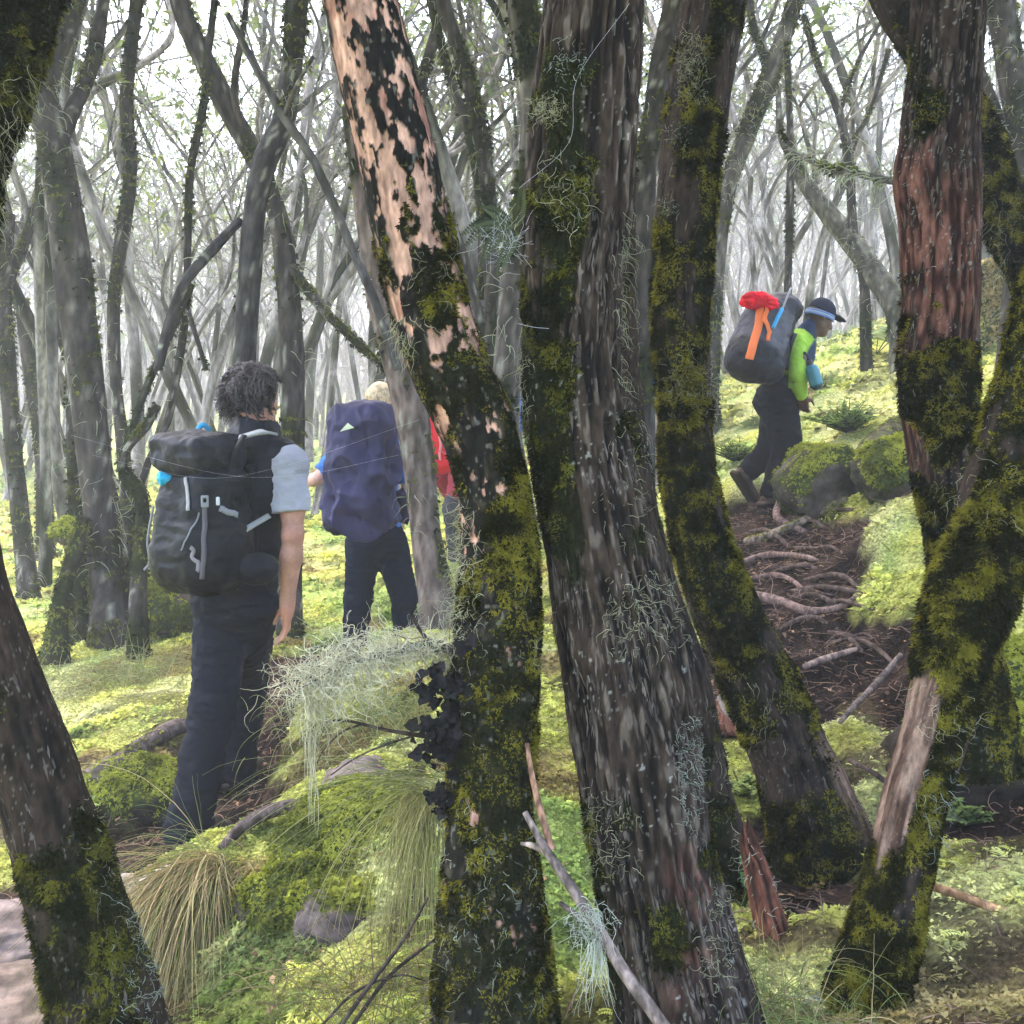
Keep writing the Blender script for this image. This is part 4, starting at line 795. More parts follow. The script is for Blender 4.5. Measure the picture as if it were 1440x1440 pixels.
        for _ in range(smooth):
            sm = np.zeros_like(V); cn = np.zeros(len(V))
            for a in range(4):
                np.add.at(sm, Q[:, a], V[Q[:, (a+1) % 4]]+V[Q[:, (a+3) % 4]]); np.add.at(cn, Q[:, a], 2)
            V = V*.5+.5*sm/np.maximum(cn, 1)[:, None]
        return V, Q
def vnorm(V, Q):
    n = np.cross(V[Q[:, 2]]-V[Q[:, 0]], V[Q[:, 3]]-V[Q[:, 1]]); N = np.zeros_like(V)
    for a in range(4): np.add.at(N, Q[:, a], n)
    return unit(N)
def solid(vol, name, mat, parent, col=None, wr=(), smooth=2, seed=0):
    V, Q = vol.mesh(smooth); N = vnorm(V, Q)
    for (fr, am, mode) in wr:
        w = fbm(V*np.asarray(fr), 3, seed)
        if mode == 'r': w = .35-np.abs(w)*1.6
        V = V+N*(w*am)[:, None]
    a = {'Col': col(V, N) if callable(col) else np.tile(col if col is not None else (.5, .5, .5), (len(V), 1))}
    o = add_mesh(name, V, Q, None, mat, parent, a)
    return V, N, o
def stick(V, N, px, py, off=.004):              # the front-most vertex of a surface at a pixel
    x, y, z = topx(V); d2 = (x-px)**2+(y-py)**2; k = np.nonzero(d2 < max(np.min(d2)*1.5, 20))[0]; j = k[np.argmin(z[k])]; 
    return V[j]+N[j]*off, N[j]
def strap(V, N, pix, w, name, mat, parent, col, th=.003, off=.004, n=24):
    pc = catmull(np.array([(x, y, 0) for x, y in pix], float), n); pts = []; nn = []
    for x, y, _ in pc: p, q = stick(V, N, x, y, off); pts.append(p); nn.append(q)
    pts = np.array(pts); nn = np.array(nn)
    for _ in range(3): pts[1:-1] = (pts[:-2]+2*pts[1:-1]+pts[2:])/4; nn[1:-1] = (nn[:-2]+2*nn[1:-1]+nn[2:])/4
    return band(pts, unit(nn), w, name, mat, parent, col, th)
def band(pts, nn, w, name, mat, parent, col, th=.003):
    T = unit(np.gradient(pts, axis=0)); sd = unit(np.cross(T, nn)); up = unit(np.cross(sd, T))
    V = np.stack([pts-sd*w/2, pts+sd*w/2, pts+sd*w/2+up*th, pts-sd*w/2+up*th], 1).reshape(-1, 3); n = len(pts)
    Q = list(grid_quads(n, 4)); Q += [[3, 2, 1, 0], [4*n-4, 4*n-3, 4*n-2, 4*n-1]]
    return add_mesh(name, V, np.array(Q), None, mat, parent, {'Col': np.tile(col, (len(V), 1))}, smooth=False)

M['cloth'] = mat_attr('woven_cloth', .85, 300, .12, .15, 500, .0008, .06)
M['nylon'] = mat_attr('pack_nylon', .55, 200, .12, .2, 400, .0008, .14)
M['skin'] = mat_attr('skin', .55, 90, .10, .15, 300, .001, .35)
M['boot'] = mat_attr('boot_leather', .7, 60, .3, .3, 120, .002, .1)
M['hair'] = mat_attr('hair', .5, 200, .3, 0, spec=.4)
M['plastic'] = mat_attr('plastic', .35, 30, .05, 0, spec=.5)

def axes(fwd, up):
    up = unit(np.asarray(up, float)); f = np.asarray(fwd, float); r = unit(np.cross(f, up)); f = np.cross(up, r); return np.array([r, f, up])
def hand(v, wr, d, palmN, thumb, L=.185, curl=.5, k=.006):
    """five fingers from the wrist along d; palmN: out of the palm; thumb: side of the thumb"""
    d = unit(np.asarray(d, float)); pn = unit(palmN-d*np.dot(palmN, d)); sd = unit(np.asarray(thumb, float)-d*np.dot(thumb, d)-pn*np.dot(thumb, pn))
    A = np.array([sd, d, pn]); c = wr+d*L*.27
    v.box(c, (.041, L*.27, .014), A, .013, .012); v.cone(wr-d*.02, wr+d*.03, .026, .027, .02)
    for i, (o, l, r) in enumerate(((.030, .40, .0088), (.010, .45, .0092), (-.011, .42, .0088), (-.031, .34, .0078))):
        p = wr+d*L*.5+sd*o; fd = unit(d+sd*o*1.3); a = curl*(.5+.17*i)
        for s, f in enumerate((.45, .32, .25)):
            fd = unit(fd*math.cos(a)+pn*math.sin(a)); q = p+fd*l*L*f; v.cone(p, q, r*(1-.08*s), r*(.94-.1*s), k if s == 0 else .003); p = q; a = curl*.8
    p = wr+d*L*.12+sd*.03+pn*.004; q = p+unit(sd*.8+d*.75+pn*.35)*.042; v.cone(p, q, .014, .0115, .012); e = q+unit(sd*.15+d+pn*.35)*.032; v.cone(q, e, .011, .0095, .004); v.cone(e, e+unit(d+pn*.5-sd*.1)*.022, .0095, .008, .003)
def head(v, c, fwd, up, s=1.0):
    A = axes(fwd, up); r, f, u = A; E = lambda x, y, z: c+(r*x+f*y+u*z)*s
    v.ell(E(0, -.012, .032), np.array((.074, .094, .088))*s, A, .02)          # skull
    v.ell(E(0, .032, -.045), np.array((.056, .058, .07))*s, A, .035)         # face
    v.ell(E(0, .068, -.098), np.array((.026, .022, .018))*s, A, .025)        # chin
    v.cone(E(-.048, .0, -.06), E(-.02, .06, -.098), .018*s, .015*s, .025); v.cone(E(.048, .0, -.06), E(.02, .06, -.098), .018*s, .015*s, .025)
    v.cone(E(0, .086, .006), E(0, .108, -.036), .009*s, .0135*s, .012)        # nose
    for q in (-1, 1):
        v.ell(E(.012*q, .098, -.04), np.array((.009, .008, .007))*s, A, .006)
        v.cone(E(.014*q, .088, .022), E(.045*q, .074, .02), .009*s, .008*s, .012)   # brow
        v.ell(E(.032*q, .087, .001), np.array((.016, .011, .011))*s, A, .008, True)   # socket
        v.ell(E(.032*q, .076, .001), np.array((.0125, .0125, .0125))*s, A, .002)      # eyeball
        v.ell(E(.044*q, .055, -.03), np.array((.02, .02, .018))*s, A, .02)           # cheek
        v.ell(E(.076*q, -.012, -.008), np.array((.009, .019, .032))*s, A, .006)      # ear
        v.ell(E(.083*q, -.006, -.006), np.array((.005, .010, .018))*s, A, .004, True)
    v.ell(E(0, .087, -.064), np.array((.023, .010, .006))*s, A, .005); v.ell(E(0, .085, -.077), np.array((.021, .010, .0065))*s, A, .005)
    return A
def bounds(J, m=.3):
    p = np.array([q for q in J.values()]); return p.min(0)-m, p.max(0)+m
def make_person(label, J, hdF, hdU, sp, h, seed, group=None):
    """J: joints in the world; hdF, hdU: where the head looks; sp: clothing"""
    feet = np.minimum(J['anL'], J['anR']); base = np.array([(J['anL'][0]+J['anR'][0])/2, (J['anL'][1]+J['anR'][1])/2, feet[2]-.09])
    t = thing('person', label, 'person', base, group); S = sp.get('S', 1.)
    up = unit(J['neck']-J['pel']); rt = J['shR']-J['shL']; rt = unit(rt-up*(rt@up)); fw = np.cross(up, rt); T = np.array([rt, fw, up])
    lo, hi = bounds(J); mid_ = (J['neck']+J['pel'])/2; ch = J['pel']+(J['neck']-J['pel'])*.66; wa = J['pel']+(J['neck']-J['pel'])*.3
    v = Vol(lo, hi, h); k = .05
    v.ell(J['pel'], np.array((.150, .105, .12))*S, T, k); v.ell(wa, np.array((.135, .095, .15))*S, T, k); v.ell(ch, np.array((.155, .108, .17))*S, T, k)
    v.cone(J['neck']-up*.06, J['head']-unit(np.asarray(hdU))*.05*S, .06*S, .053*S, .03)
    for s in 'LR':
        v.cone(J['sh'+s], J['neck']-up*.05, .05*S, .05*S, .05)
        v.cone(J['sh'+s], J['el'+s], .050*S, .040*S, .04); v.cone(J['el'+s], J['el'+s]+(J['wr'+s]-J['el'+s])*.3, .040*S, .042*S, .02); v.cone(J['el'+s]+(J['wr'+s]-J['el'+s])*.3, J['wr'+s], .042*S, .026*S, .02); v.ell(J['el'+s]-fw*.026*S, (.022, .022, .026), T, .02); v.ell(J['sh'+s]+(J['el'+s]-J['sh'+s])*.6+fw*.015, (.042, .046, .08), T, .03)
        v.cone(J['hp'+s], J['kn'+s], .085*S, .055*S, .06); v.cone(J['kn'+s], J['kn'+s]+(J['an'+s]-J['kn'+s])*.3, .053*S, .055*S, .03); v.cone(J['kn'+s]+(J['an'+s]-J['kn'+s])*.3, J['an'+s], .055*S, .036*S, .03)
        fd = unit(sp['foot'+s]); v.cone(J['an'+s]-np.array([0, 0, .05]), J['an'+s]-np.array([0, 0, .055])+fd*.15, .032, .025, .03)
        hd = sp.get('hand'+s)
        if hd: hand(v, J['wr'+s], *hd)
        else:
            d = J['wr'+s]-J['el'+s]; hand(v, J['wr'+s], d, fw*.3-rt*(1 if s == 'R' else -1), fw, .18, .55)
    A = head(v, J['head'], hdF, hdU, S); sk = np.array(sp['skin'])
    def scol(V, N):
        c = mixc(sk*.86, sk*1.12, sstep(-.4, .4, fbm(V*16, 3, seed)))
        for s in 'LR':
            d = np.linalg.norm(V-J['el'+s], axis=1); c = mixc(c, sk*np.array([1.0, .62, .58]), .8*sstep(.06, .02, d)); d = np.linalg.norm(V-J['wr'+s], axis=1); c = mixc(c, sk*np.array([1.08, .80, .76]), .45*sstep(.16, .05, d)*(V[:, 2] < J['wr'+s][2]))
        q = (V-J['head'])@A.T/S; 
        for e in (-1, 1):
            d = np.linalg.norm(q-np.array([.032*e, .088, .001]), axis=1); c = mixc(c, np.array([.7, .68, .65]), sstep(.0135, .011, d)); c = mixc(c, np.array([.02, .012, .01]), sstep(.0065, .005, d))
        d = np.abs(q[:, 2]+.07)/.014+np.abs(q[:, 0])/.026; c = mixc(c, sk*np.array([.85, .55, .55]), .7*sstep(1.1, .7, d)*(q[:, 1] > .075)); return c
    solid(v, 'body', M['skin'], t, scol, (), 2, seed)
    # trousers
    tw = sp.get('tw', (.105, .085, .075, .082)); v = Vol(lo, hi, h); ps = np.array((.168, .128, .13))*S
    v.ell(J['pel']-up*.02, ps, T, .03); v.ell(J['pel']+up*.06, np.array((.155, .115, .08))*S, T, .03)
    v.ell(J['pel']-up*.06-fw*.045, np.array((.14, .10, .10))*S, T, .05)
    for s in 'LR':
        kd = J['kn'+s]; v.cone(J['hp'+s], kd, tw[0]*S, tw[1]*S, .05); md = kd+(J['an'+s]-kd)*.5; v.cone(kd, md, tw[1]*S, tw[2]*S, .03); v.cone(md, J['an'+s]+(J['an'+s]-kd)*sp.get('hem', .0), tw[2]*S, tw[3]*S, .03)
    tc = np.array(sp['trousers'])
    def tcol(V, N): return mixc(tc*.85, tc*1.18, sstep(-.4, .4, fbm(V*6, 3, seed+2)))
    Vt, Nt, _ = solid(v, 'trousers', M['cloth'], t, tcol, ((np.array([7, 7, 13]), .016*S, 'r'), (np.array([16, 16, 34]), .006, 'r'), (45, .0015, 'n')), 2, seed+3)
    # upper garment
    if 'shirt' in sp:
        v = Vol(lo, hi, h); g = sp.get('g', .018)
        v.ell(ch, np.array((.158+g, .112+g, .18))*S, T, .05); v.ell(wa, np.array((.14+g, .102+g, .16))*S, T, .05); v.ell(J['pel']+up*.05, np.array((.148+g, .112+g, .11+sp.get('long', 0)))*S, T, .05)
        v.cone(J['neck']-up*.06, J['neck']+up*.015, .085*S, .068*S, .04)
        for s in 'LR':
            v.cone(J['sh'+s], J['neck']-up*.05, .062*S, .06*S, .05); e = J['el'+s]; f = sp['sleeve']
            if f <= 1: q = J['sh'+s]+(e-J['sh'+s])*f; dv = unit(e-J['sh'+s]); v.cone(J['sh'+s], q+dv*.05, .066*S, sp.get('cuff', .062)*S, .04); v.box(q+dv*.09, (.09, .09, .07), axes(fw, dv), .002, 0, True)
            else: am = sp.get('arm', 1); v.cone(J['sh'+s], e, .066*S*am, .056*S*am, .04); v.cone(e, e+(J['wr'+s]-e)*(f-1), .056*S*am, .042*S*am, .03)
        v.cone(J['neck']+up*.05, J['neck']+up*.16, .053*S, .058*S, .0, True)
        solid(v, 'shirt', M['cloth'], t, sp['shirt'] if callable(sp['shirt']) else (lambda V, N: mixc(np.array(sp['shirt'])*.85, np.array(sp['shirt'])*1.12, sstep(-.4, .4, fbm(V*8, 3, seed)))), ((np.array([9, 9, 20]), .011, 'r'), (30, .003, 'r')), 2, seed+7)
    if 'vest' in sp:
        v = Vol(lo, hi, h); g = .036
        v.ell(ch, np.array((.158+g, .112+g, .19))*S, T, .05); v.ell(wa, np.array((.145+g, .105+g, .16))*S, T, .05); v.ell(J['pel']+up*.03, np.array((.15+g, .112+g, .12))*S, T, .05)
        for s in 'LR': v.cone(J['sh'+s]-(J['sh'+s]-J['neck'])*.25, J['neck']-up*.04, .075*S, .075*S, .05)
        v.cone(J['neck']-up*.05, J['neck']+up*.045, .098*S, .088*S, .03); v.cone(J['neck']-fw*.055-rt*.06+up*.0, J['neck']-fw*.055+rt*.06, .045, .045, .03)
        v.cone(J['neck']+up*.05, J['neck']+up*.2, .06*S, .085*S, .0, True)
        vc = np.array(sp['vest']); solid(v, 'vest', M['nylon'], t, lambda V, N: mixc(vc*.8, vc*1.25, sstep(-.4, .4, fbm(V*9, 3, seed))), ((np.array([8, 8, 20]), .010, 'r'), (30, .004, 'r')), 2, seed+8)
    # boots
    for s in 'LR':
        fd = unit(sp['foot'+s]); a = J['an'+s]; dn = unit(np.array([0, 0, -1.])-fd*np.dot([0, 0, -1.], fd)); B = np.array([unit(np.cross(fd, -dn)), fd, -dn]); v = Vol(np.minimum(a, a+fd*.3)-.22, np.maximum(a, a+fd*.3)+.2, min(h, .007))
        v.cone(a+(J['kn'+s]-a)*.16, a+dn*.03, .056, .052, .02); v.ell(a+dn*.045-fd*.02, (.043, .06, .045), B, .03); v.cone(a+dn*.045, a+dn*.062+fd*.135, .046, .036, .04); v.box(a+dn*.082+fd*.055, (.047, .148, .022), B, .018, .008)
        bc = np.array(sp['boots']); solid(v, 'boot', M['boot'], t, lambda V, N: mixc(bc, bc*.35, sstep(.068, .078, (V-a)@dn)), ((40, .003, 'n'),), 1, seed)
    return t, T, A, Vt, Nt

def curls(t, c, A, n, S, col, ln, rr, seed, zlo=-.07, kind='curl'):
    r = np.random.default_rng(seed); a = Acc(); u = r.normal(size=(n*3, 3)); u = unit(u); k = ~((u[:, 1] > .35) & (u[:, 2] < .45)) & (u[:, 2] > -.75); u = u[k][:n]; n = len(u); cl = np.stack([fbm(u*3.2+3*i, 2, seed+i) for i in range(3)], -1)
    rt = c+((u*np.array([.078, .098, .092])+np.array([0, -.012, .03]))@A)*S; d = unit(u+cl*.8)@A; m = 16; th = np.linspace(0, 1, m)
    ph = r.uniform(0, 6.28, n); s1 = unit(np.cross(d, r.normal(size=(n, 3)))); s2 = np.cross(d, s1); l = ln*r.uniform(.5, 1.2, n)*np.clip(1+1.3*cl[:, 0], .35, 2.2)
    if kind == 'curl':
        w = rr*r.uniform(.6, 1.3, n); ang = ph[:, None]+th[None]*r.uniform(5, 10, n)[:, None]
        C = rt[:, None]+d[:, None]*(l[:, None]*th[None])[..., None]*.8+(s1[:, None]*np.cos(ang)[..., None]+s2[:, None]*np.sin(ang)[..., None])*w[:, None, None]+np.array([0, 0, -1.])*(th**2)[None, :, None]*l[:, None, None]*.6
        W = .0019
    else:
        dn = unit(np.array([0, 0, -1.])-d*(d@np.array([0, 0, -1.]))[:, None]); C = rt[:, None]+d[:, None]*.006*np.sin(th*3)[None, :, None]+dn[:, None]*(l[:, None]*th[None])[..., None]-d[:, None]*(th**2)[None, :, None]*l[:, None, None]*.5+s1[:, None]*(np.sin(th*7+0)[None, :]*rr)[..., None]; W = .0025
    hair_tubes(a, C, np.full(n, W)*r.uniform(.6, 1.3, n), np.array(col)*r.uniform(.45, 1.6, (n, 1)), 4); a.build('hair', M['hair'], t)
def skullcap(name, t, c, A, S, col, mat, ex=.008, zcut=-.01, wr=.004, h=.006, seed=0):
    v = Vol(c-.2, c+.2, h); v.ell(c+(np.array([0, -.012, .032])*S)@A, np.array((.076+ex, .096+ex, .090+ex))*S, A, 0)
    f = A[1]; v.cut(c+A[2]*zcut*S, -A[2]*1+f*.55); cN = np.array(col)
    return solid(v, name, mat, t, lambda V, N: mixc(cN*.7, cN*1.3, sstep(-.4, .4, fbm(V*40, 2, seed))), ((60, wr, 'n'),), 1, seed)

# ------------------------------------------------------------------ the hikers
def hiker_vest():
    Y = 4.3; J = dict(head=P(357, 558, 4.33), neck=P(360, 622, 4.31), pel=P(330, 822, 4.33), shL=P(310, 648, 4.46), shR=P(407, 650, 4.24), elL=P(296, 745, 4.55), wrL=P(310, 800, 4.75),
        elR=P(412, 752, 4.20), wrR=P(404, 850, 4.21), hpL=P(315, 845, 4.38), hpR=P(350, 845, 4.28), knL=P(300, 995, 4.24), anL=P(268, 1150, 4.13), knR=P(346, 955, 4.74), anR=P(330, 1072, 4.76))
    gl, gr = gz(*J['anL'][:2]), gz(*J['anR'][:2]); 
    sp = dict(S=1.0, skin=(.46, .235, .165), trousers=(.010, .011, .016), shirt=(.36, .36, .41), vest=(.006, .007, .011), boots=(.06, .05, .042), sleeve=.62, cuff=.075, g=.02, footL=(.45, .85, -.05), footR=(.55, .8, .05), tw=(.112, .09, .085, .092), hem=.12,
              handR=((-.10, .12, -1), (-.9, -.35, .1), (-.25, 1, 0), .19, .42))
    t, T, A, Vt, Nt = make_person('man in a sleeveless dark vest and grey T-shirt with curly dark hair', J, (.62, .78, -.05), (.02, .05, 1), sp, .0065, 11)
    skullcap('hair_base', t, J['head'], A, 1.0, (.018, .013, .013), M['hair'], .010, -.045, .008); curls(t, J['head'], A, 3200, 1.0, (.042, .031, .030), .042, .010, 5)
    return J, T
JV, TV = hiker_vest()
def pack_black():
    d = TV[1]*np.array([1, 1, 0]); d = unit(d); a = math.radians(6); r = unit(np.cross(d, [0, 0, 1])); upv = unit(np.array([0, 0, 1.])+d*.10); A = axes(d, upv)
    c = P(287, 738, 4.13); t = thing('backpack', 'black rolltop backpack with white webbing worn by the near man in the vest', 'backpack', c-np.array([0, 0, .25]))
    bk = np.array([.006, .0065, .008]); nyl = lambda V, N: mixc(bk*.7, bk*1.7, sstep(-.4, .4, fbm(V*12, 3, 4)))
    v = Vol(c-.42, c+.42, .0065); v.box(c, (.165, .12, .245), A, .09, .02, taper=-.06, bulge=.25); v.box(c-A[2]*.12-A[1]*.03, (.155, .12, .13), A, .1, .05); v.ell(c+A[0]*.15-A[2]*.1, (.05, .09, .12), A, .04); v.ell(c-A[0]*.15-A[2]*.1, (.05, .09, .12), A, .04)
    V, N, _ = solid(v, 'main_bag', M['nylon'], t, nyl, ((np.array([6, 6, 12]), .014, 'r'), (np.array([18, 18, 26]), .006, 'r')), 2, 6)
    c2 = P(279, 640, 4.12); v = Vol(c2-.36, c2+.36, .0065); A2 = axes(d, unit(np.array([0, 0, 1.])+A[0]*.02)); v.box(c2, (.143, .125, .075), A2, .045, .02, taper=.08); v.ell(c2+A2[2]*.02, (.12, .12, .07), A2, .03); lid = np.array([.016, .016, .02])
    V2, N2, _ = solid(v, 'lid', M['nylon'], t, lambda V, N: mixc(lid*.7, lid*1.4, sstep(-.4, .4, fbm(V*10, 3, 4))), ((np.array([7, 7, 12]), .020, 'r'), (22, .007, 'r')), 2, 7)
    c3 = P(362, 800, 4.07); v = Vol(c3-.22, c3+.22, .006); v.ell(c3, (.085, .045, .062), axes((-.5, .8, 0), (0, 0, 1)), 0); solid(v, 'hip_pad', M['nylon'], t, bk*1.4, ((14, .008, 'r'),), 2, 8)
    v = Vol(c-.5, c+.5, .007)
    for s in (-1, 1): v.box(c+A[1]*.13+A[0]*.11*s+A[2]*.04, (.03, .03, .2), A, .02, .02)
    solid(v, 'back_panel', M['nylon'], t, bk*1.3, (), 1, 9)
    W = (.25, .25, .26); G_ = (.10, .09, .10)
    strap(V, N, [(258, 672), (262, 695), (263, 720)], .016, 'webbing', M['nylon'], t, W)
    strap(V, N, [(292, 710), (290, 740), (289, 780), (287, 815)], .018, 'webbing', M['nylon'], t, G_); strap(V, N, [(271, 772), (275, 790), (281, 803)], .014, 'webbing', M['nylon'], t, (.2, .18, .19))
    p, q = stick(V, N, 291, 704, .010); v = Vol(p-.06, p+.06, .003); Ab = axes(-q, (0, 0, 1)); v.box(p, (.014, .006, .022), Ab, .004, 0); v.box(p+A[2]*.004, (.006, .012, .008), Ab, .002, 0, True); solid(v, 'buckle', M['plastic'], t, (.2, .21, .22), (), 1)
    p, q = stick(V, N, 308, 702, .008); v = Vol(p-.05, p+.05, .003); v.box(p, (.007, .005, .016), Ab, .003, 0); solid(v, 'buckle', M['plastic'], t, (.6, .62, .64), (), 1)
    strap(V, N, [(312, 716), (322, 720), (336, 722)], .022, 'webbing', M['nylon'], t, (.25, .26, .28))
    strap(V, N, [(252, 775), (262, 752), (280, 725)], .006, 'cord', M['nylon'], t, (.16, .17, .18), .002)
    C = catmull([P(333, 753, 4.06), P(350, 742, 4.08), P(379, 725, 4.15)], 12); band(C, np.tile([-.2, -1., .1], (12, 1)), .022, 'webbing', M['nylon'], t, (.3, .3, .29))
    C = catmull([P(323, 622, 4.14), P(345, 615, 4.12), P(368, 609, 4.10), P(386, 612, 4.16)], 14); band(C, np.tile([-.1, -.5, .9], (14, 1)), .03, 'shoulder_strap', M['nylon'], t, (.28, .28, .28), .01)
    C = catmull([P(344, 612, 4.1), P(333, 630, 4.06), P(325, 652, 4.06), P(316, 672, 4.04)], 14); band(C, np.tile([-.2, -1., .2], (14, 1)), .02, 'webbing', M['nylon'], t, bk*1.5)
    C = catmull([P(216, 712, 4.12), P(208, 760, 4.12), P(211, 790, 4.1), P(203, 802, 4.1)], 14); band(C, np.tile([-.6, -.8, 0], (14, 1)), .012, 'webbing', M['nylon'], t, (.12, .12, .13))
    C = catmull([P(278, 614, 4.2), P(280, 603, 4.22), P(286, 598, 4.23), P(293, 603, 4.24), P(296, 612, 4.25)], 14); band(C, np.tile([0, -1., .2], (14, 1)), .018, 'hose', M['nylon'], t, (.02, .25, .45), .012)
    for (x, y, nm, sx) in ((234, 672, 'blue_lining', .035),):
        cc = P(x, y, 4.09); v = Vol(cc-.12, cc+.12, .005); v.ell(cc, (.035, .03, .032), axes((.4, .9, 0), (.2, 0, 1)), 0); solid(v, nm, M['nylon'], t, (.02, .30, .50), ((28, .010, 'r'),), 1, 3)
pack_black()
def hiker_cover():
    J = dict(head=P(536, 566, 6.95), neck=P(534, 604, 6.9), pel=P(528, 752, 6.9), shL=P(492, 618, 6.95), shR=P(566, 618, 6.8), elL=P(448, 672, 6.95), wrL=P(428, 680, 7.15), elR=P(574, 690, 6.75), wrR=P(562, 740, 7.0),
        hpL=P(512, 765, 6.9), hpR=P(548, 765, 6.85), knL=P(504, 840, 6.9), anL=P(499, 905, 6.9), knR=P(568, 838, 6.95), anR=P(572, 906, 7.05))
    sp = dict(S=1.0, skin=(.70, .42, .34), trousers=(.005, .008, .018), shirt=(.06, .17, .48), boots=(.06, .05, .045), sleeve=.8, g=.02, long=.04, footL=(.25, .95, 0), footR=(.3, .95, 0), tw=(.112, .088, .078, .078))
    sp['handL'] = ((-.1, .9, .1), (.2, .2, -1), (1, .2, .2), .175, .6)
    t, T, A, _, _ = make_person('blond hiker in navy trousers and blue shirt, mostly hidden by a rain covered pack', J, (.3, .95, -.1), (0, 0, 1), sp, .009, 21)
    skullcap('hair_base', t, J['head'], A, 1.0, (.62, .46, .27), M['hair'], .010, -.03, .004); curls(t, J['head'], A, 600, 1.0, (.72, .56, .34), .05, .003, 6, kind='lay')
    c = J['head']; th = np.linspace(0, 2*np.pi, 40); C = c+((np.stack([np.cos(th)*.088, np.sin(th)*.11-.012, -.012+.01*np.sin(th)], -1)))@A; band(C, unit(C-c), .014, 'headband', M['nylon'], t, (.55, .05, .10), .004)
    return J, T
JC, TC = hiker_cover()
def pack_cover():
    c = P(510, 662, 6.55); t = thing('backpack', 'tall backpack under a crumpled dark violet rain cover with a pale triangle', 'backpack', c-np.array([0, 0, .4]))
    A = axes((.33, .94, .06), (.03, 0, 1)); vi = np.array([.034, .030, .078]); v = Vol(c-.62, c+.62, .010)
    v.box(c, (.205, .16, .395), A, .13, .02, taper=-.05, bulge=.2); v.box(c+A[2]*.2+A[1]*.03, (.18, .15, .18), A, .1, .06); v.ell(c-A[2]*.2-A[1]*.07, (.19, .14, .18), A, .06)
    def crease(V, N): return mixc(vi*.8, vi*1.25, sstep(-.4, .4, fbm(V*5, 3, 4)))
    V, Q = v.mesh(2); N = vnorm(V, Q); q = (V-c)@A.T
    w = .4-2.2*np.abs(fbm(np.stack([q[:, 0]*4+q[:, 2]*3.5, q[:, 1]*5, q[:, 2]*3-q[:, 0]*4], -1), 1, 3)); w2 = .35-1.6*np.abs(fbm(V*np.array([14, 14, 12]), 2, 5))
    V = V+N*(w*.05+w2*.02)[:, None]; N = vnorm(V, Q)
    add_mesh('rain_cover', V, Q, None, M['nylon'], t, {'Col': crease(V, N)})
    a = Acc(); pts = [(478, 607), (482, 602), (489, 594), (493, 599), (497, 602), (498, 601), (487, 604)]; tri = [(478, 607), (489, 594.5), (498, 601.5)]; n = 10; G2 = []; ix = {}
    for i in range(n+1):
        for j in range(n+1-i):
            u, w_ = i/n, j/n; x = tri[0][0]*(1-u-w_)+tri[1][0]*u+tri[2][0]*w_; y = tri[0][1]*(1-u-w_)+tri[1][1]*u+tri[2][1]*w_; ix[(i, j)] = len(G2); G2.append(stick(V, N, x, y, .008)[0])
    F = [(ix[(i, j)], ix[(i+1, j)], ix[(i, j+1)]) for i in range(n) for j in range(n-i)]+[(ix[(i+1, j)], ix[(i+1, j+1)], ix[(i, j+1)]) for i in range(n) for j in range(n-i-1)]
    G2 = np.array(G2); X_ = np.stack([G2[:, 0], G2[:, 2], np.ones(len(G2))], 1); co_ = np.linalg.lstsq(X_, G2[:, 1], rcond=None)[0]; fit = X_@co_; fit += (G2[:, 1]-fit).min()-.004; uv = [(tri[0][0]*(1-i/n-j/n)+tri[1][0]*i/n+tri[2][0]*j/n, tri[0][1]*(1-i/n-j/n)+tri[1][1]*i/n+tri[2][1]*j/n) for i in range(n+1) for j in range(n+1-i)]; G2 = [P(x, y, Yf) for (x, y), Yf in zip(uv, fit)]
    a.add(np.array(G2), None, np.array(F)); o = add_mesh('emblem', np.array(G2), None, np.array(F), M['cloth'], t, {'Col': np.tile((.62, .68, .52), (len(G2), 1))}, smooth=False)
    C = catmull([P(560, 590, 6.62), P(563, 606, 6.62), P(566, 622, 6.66)], 8); band(C, np.tile([0, -1., 0], (8, 1)), .03, 'shoulder_strap', M['nylon'], t, (.75, .22, .10), .01)
    C = catmull([P(560, 690, 6.64), P(572, 712, 6.62), P(566, 735, 6.62)], 8); band(C, np.tile([0, -1., 0], (8, 1)), .07, 'hip_belt', M['nylon'], t, (.03, .025, .06), .02)
pack_cover()
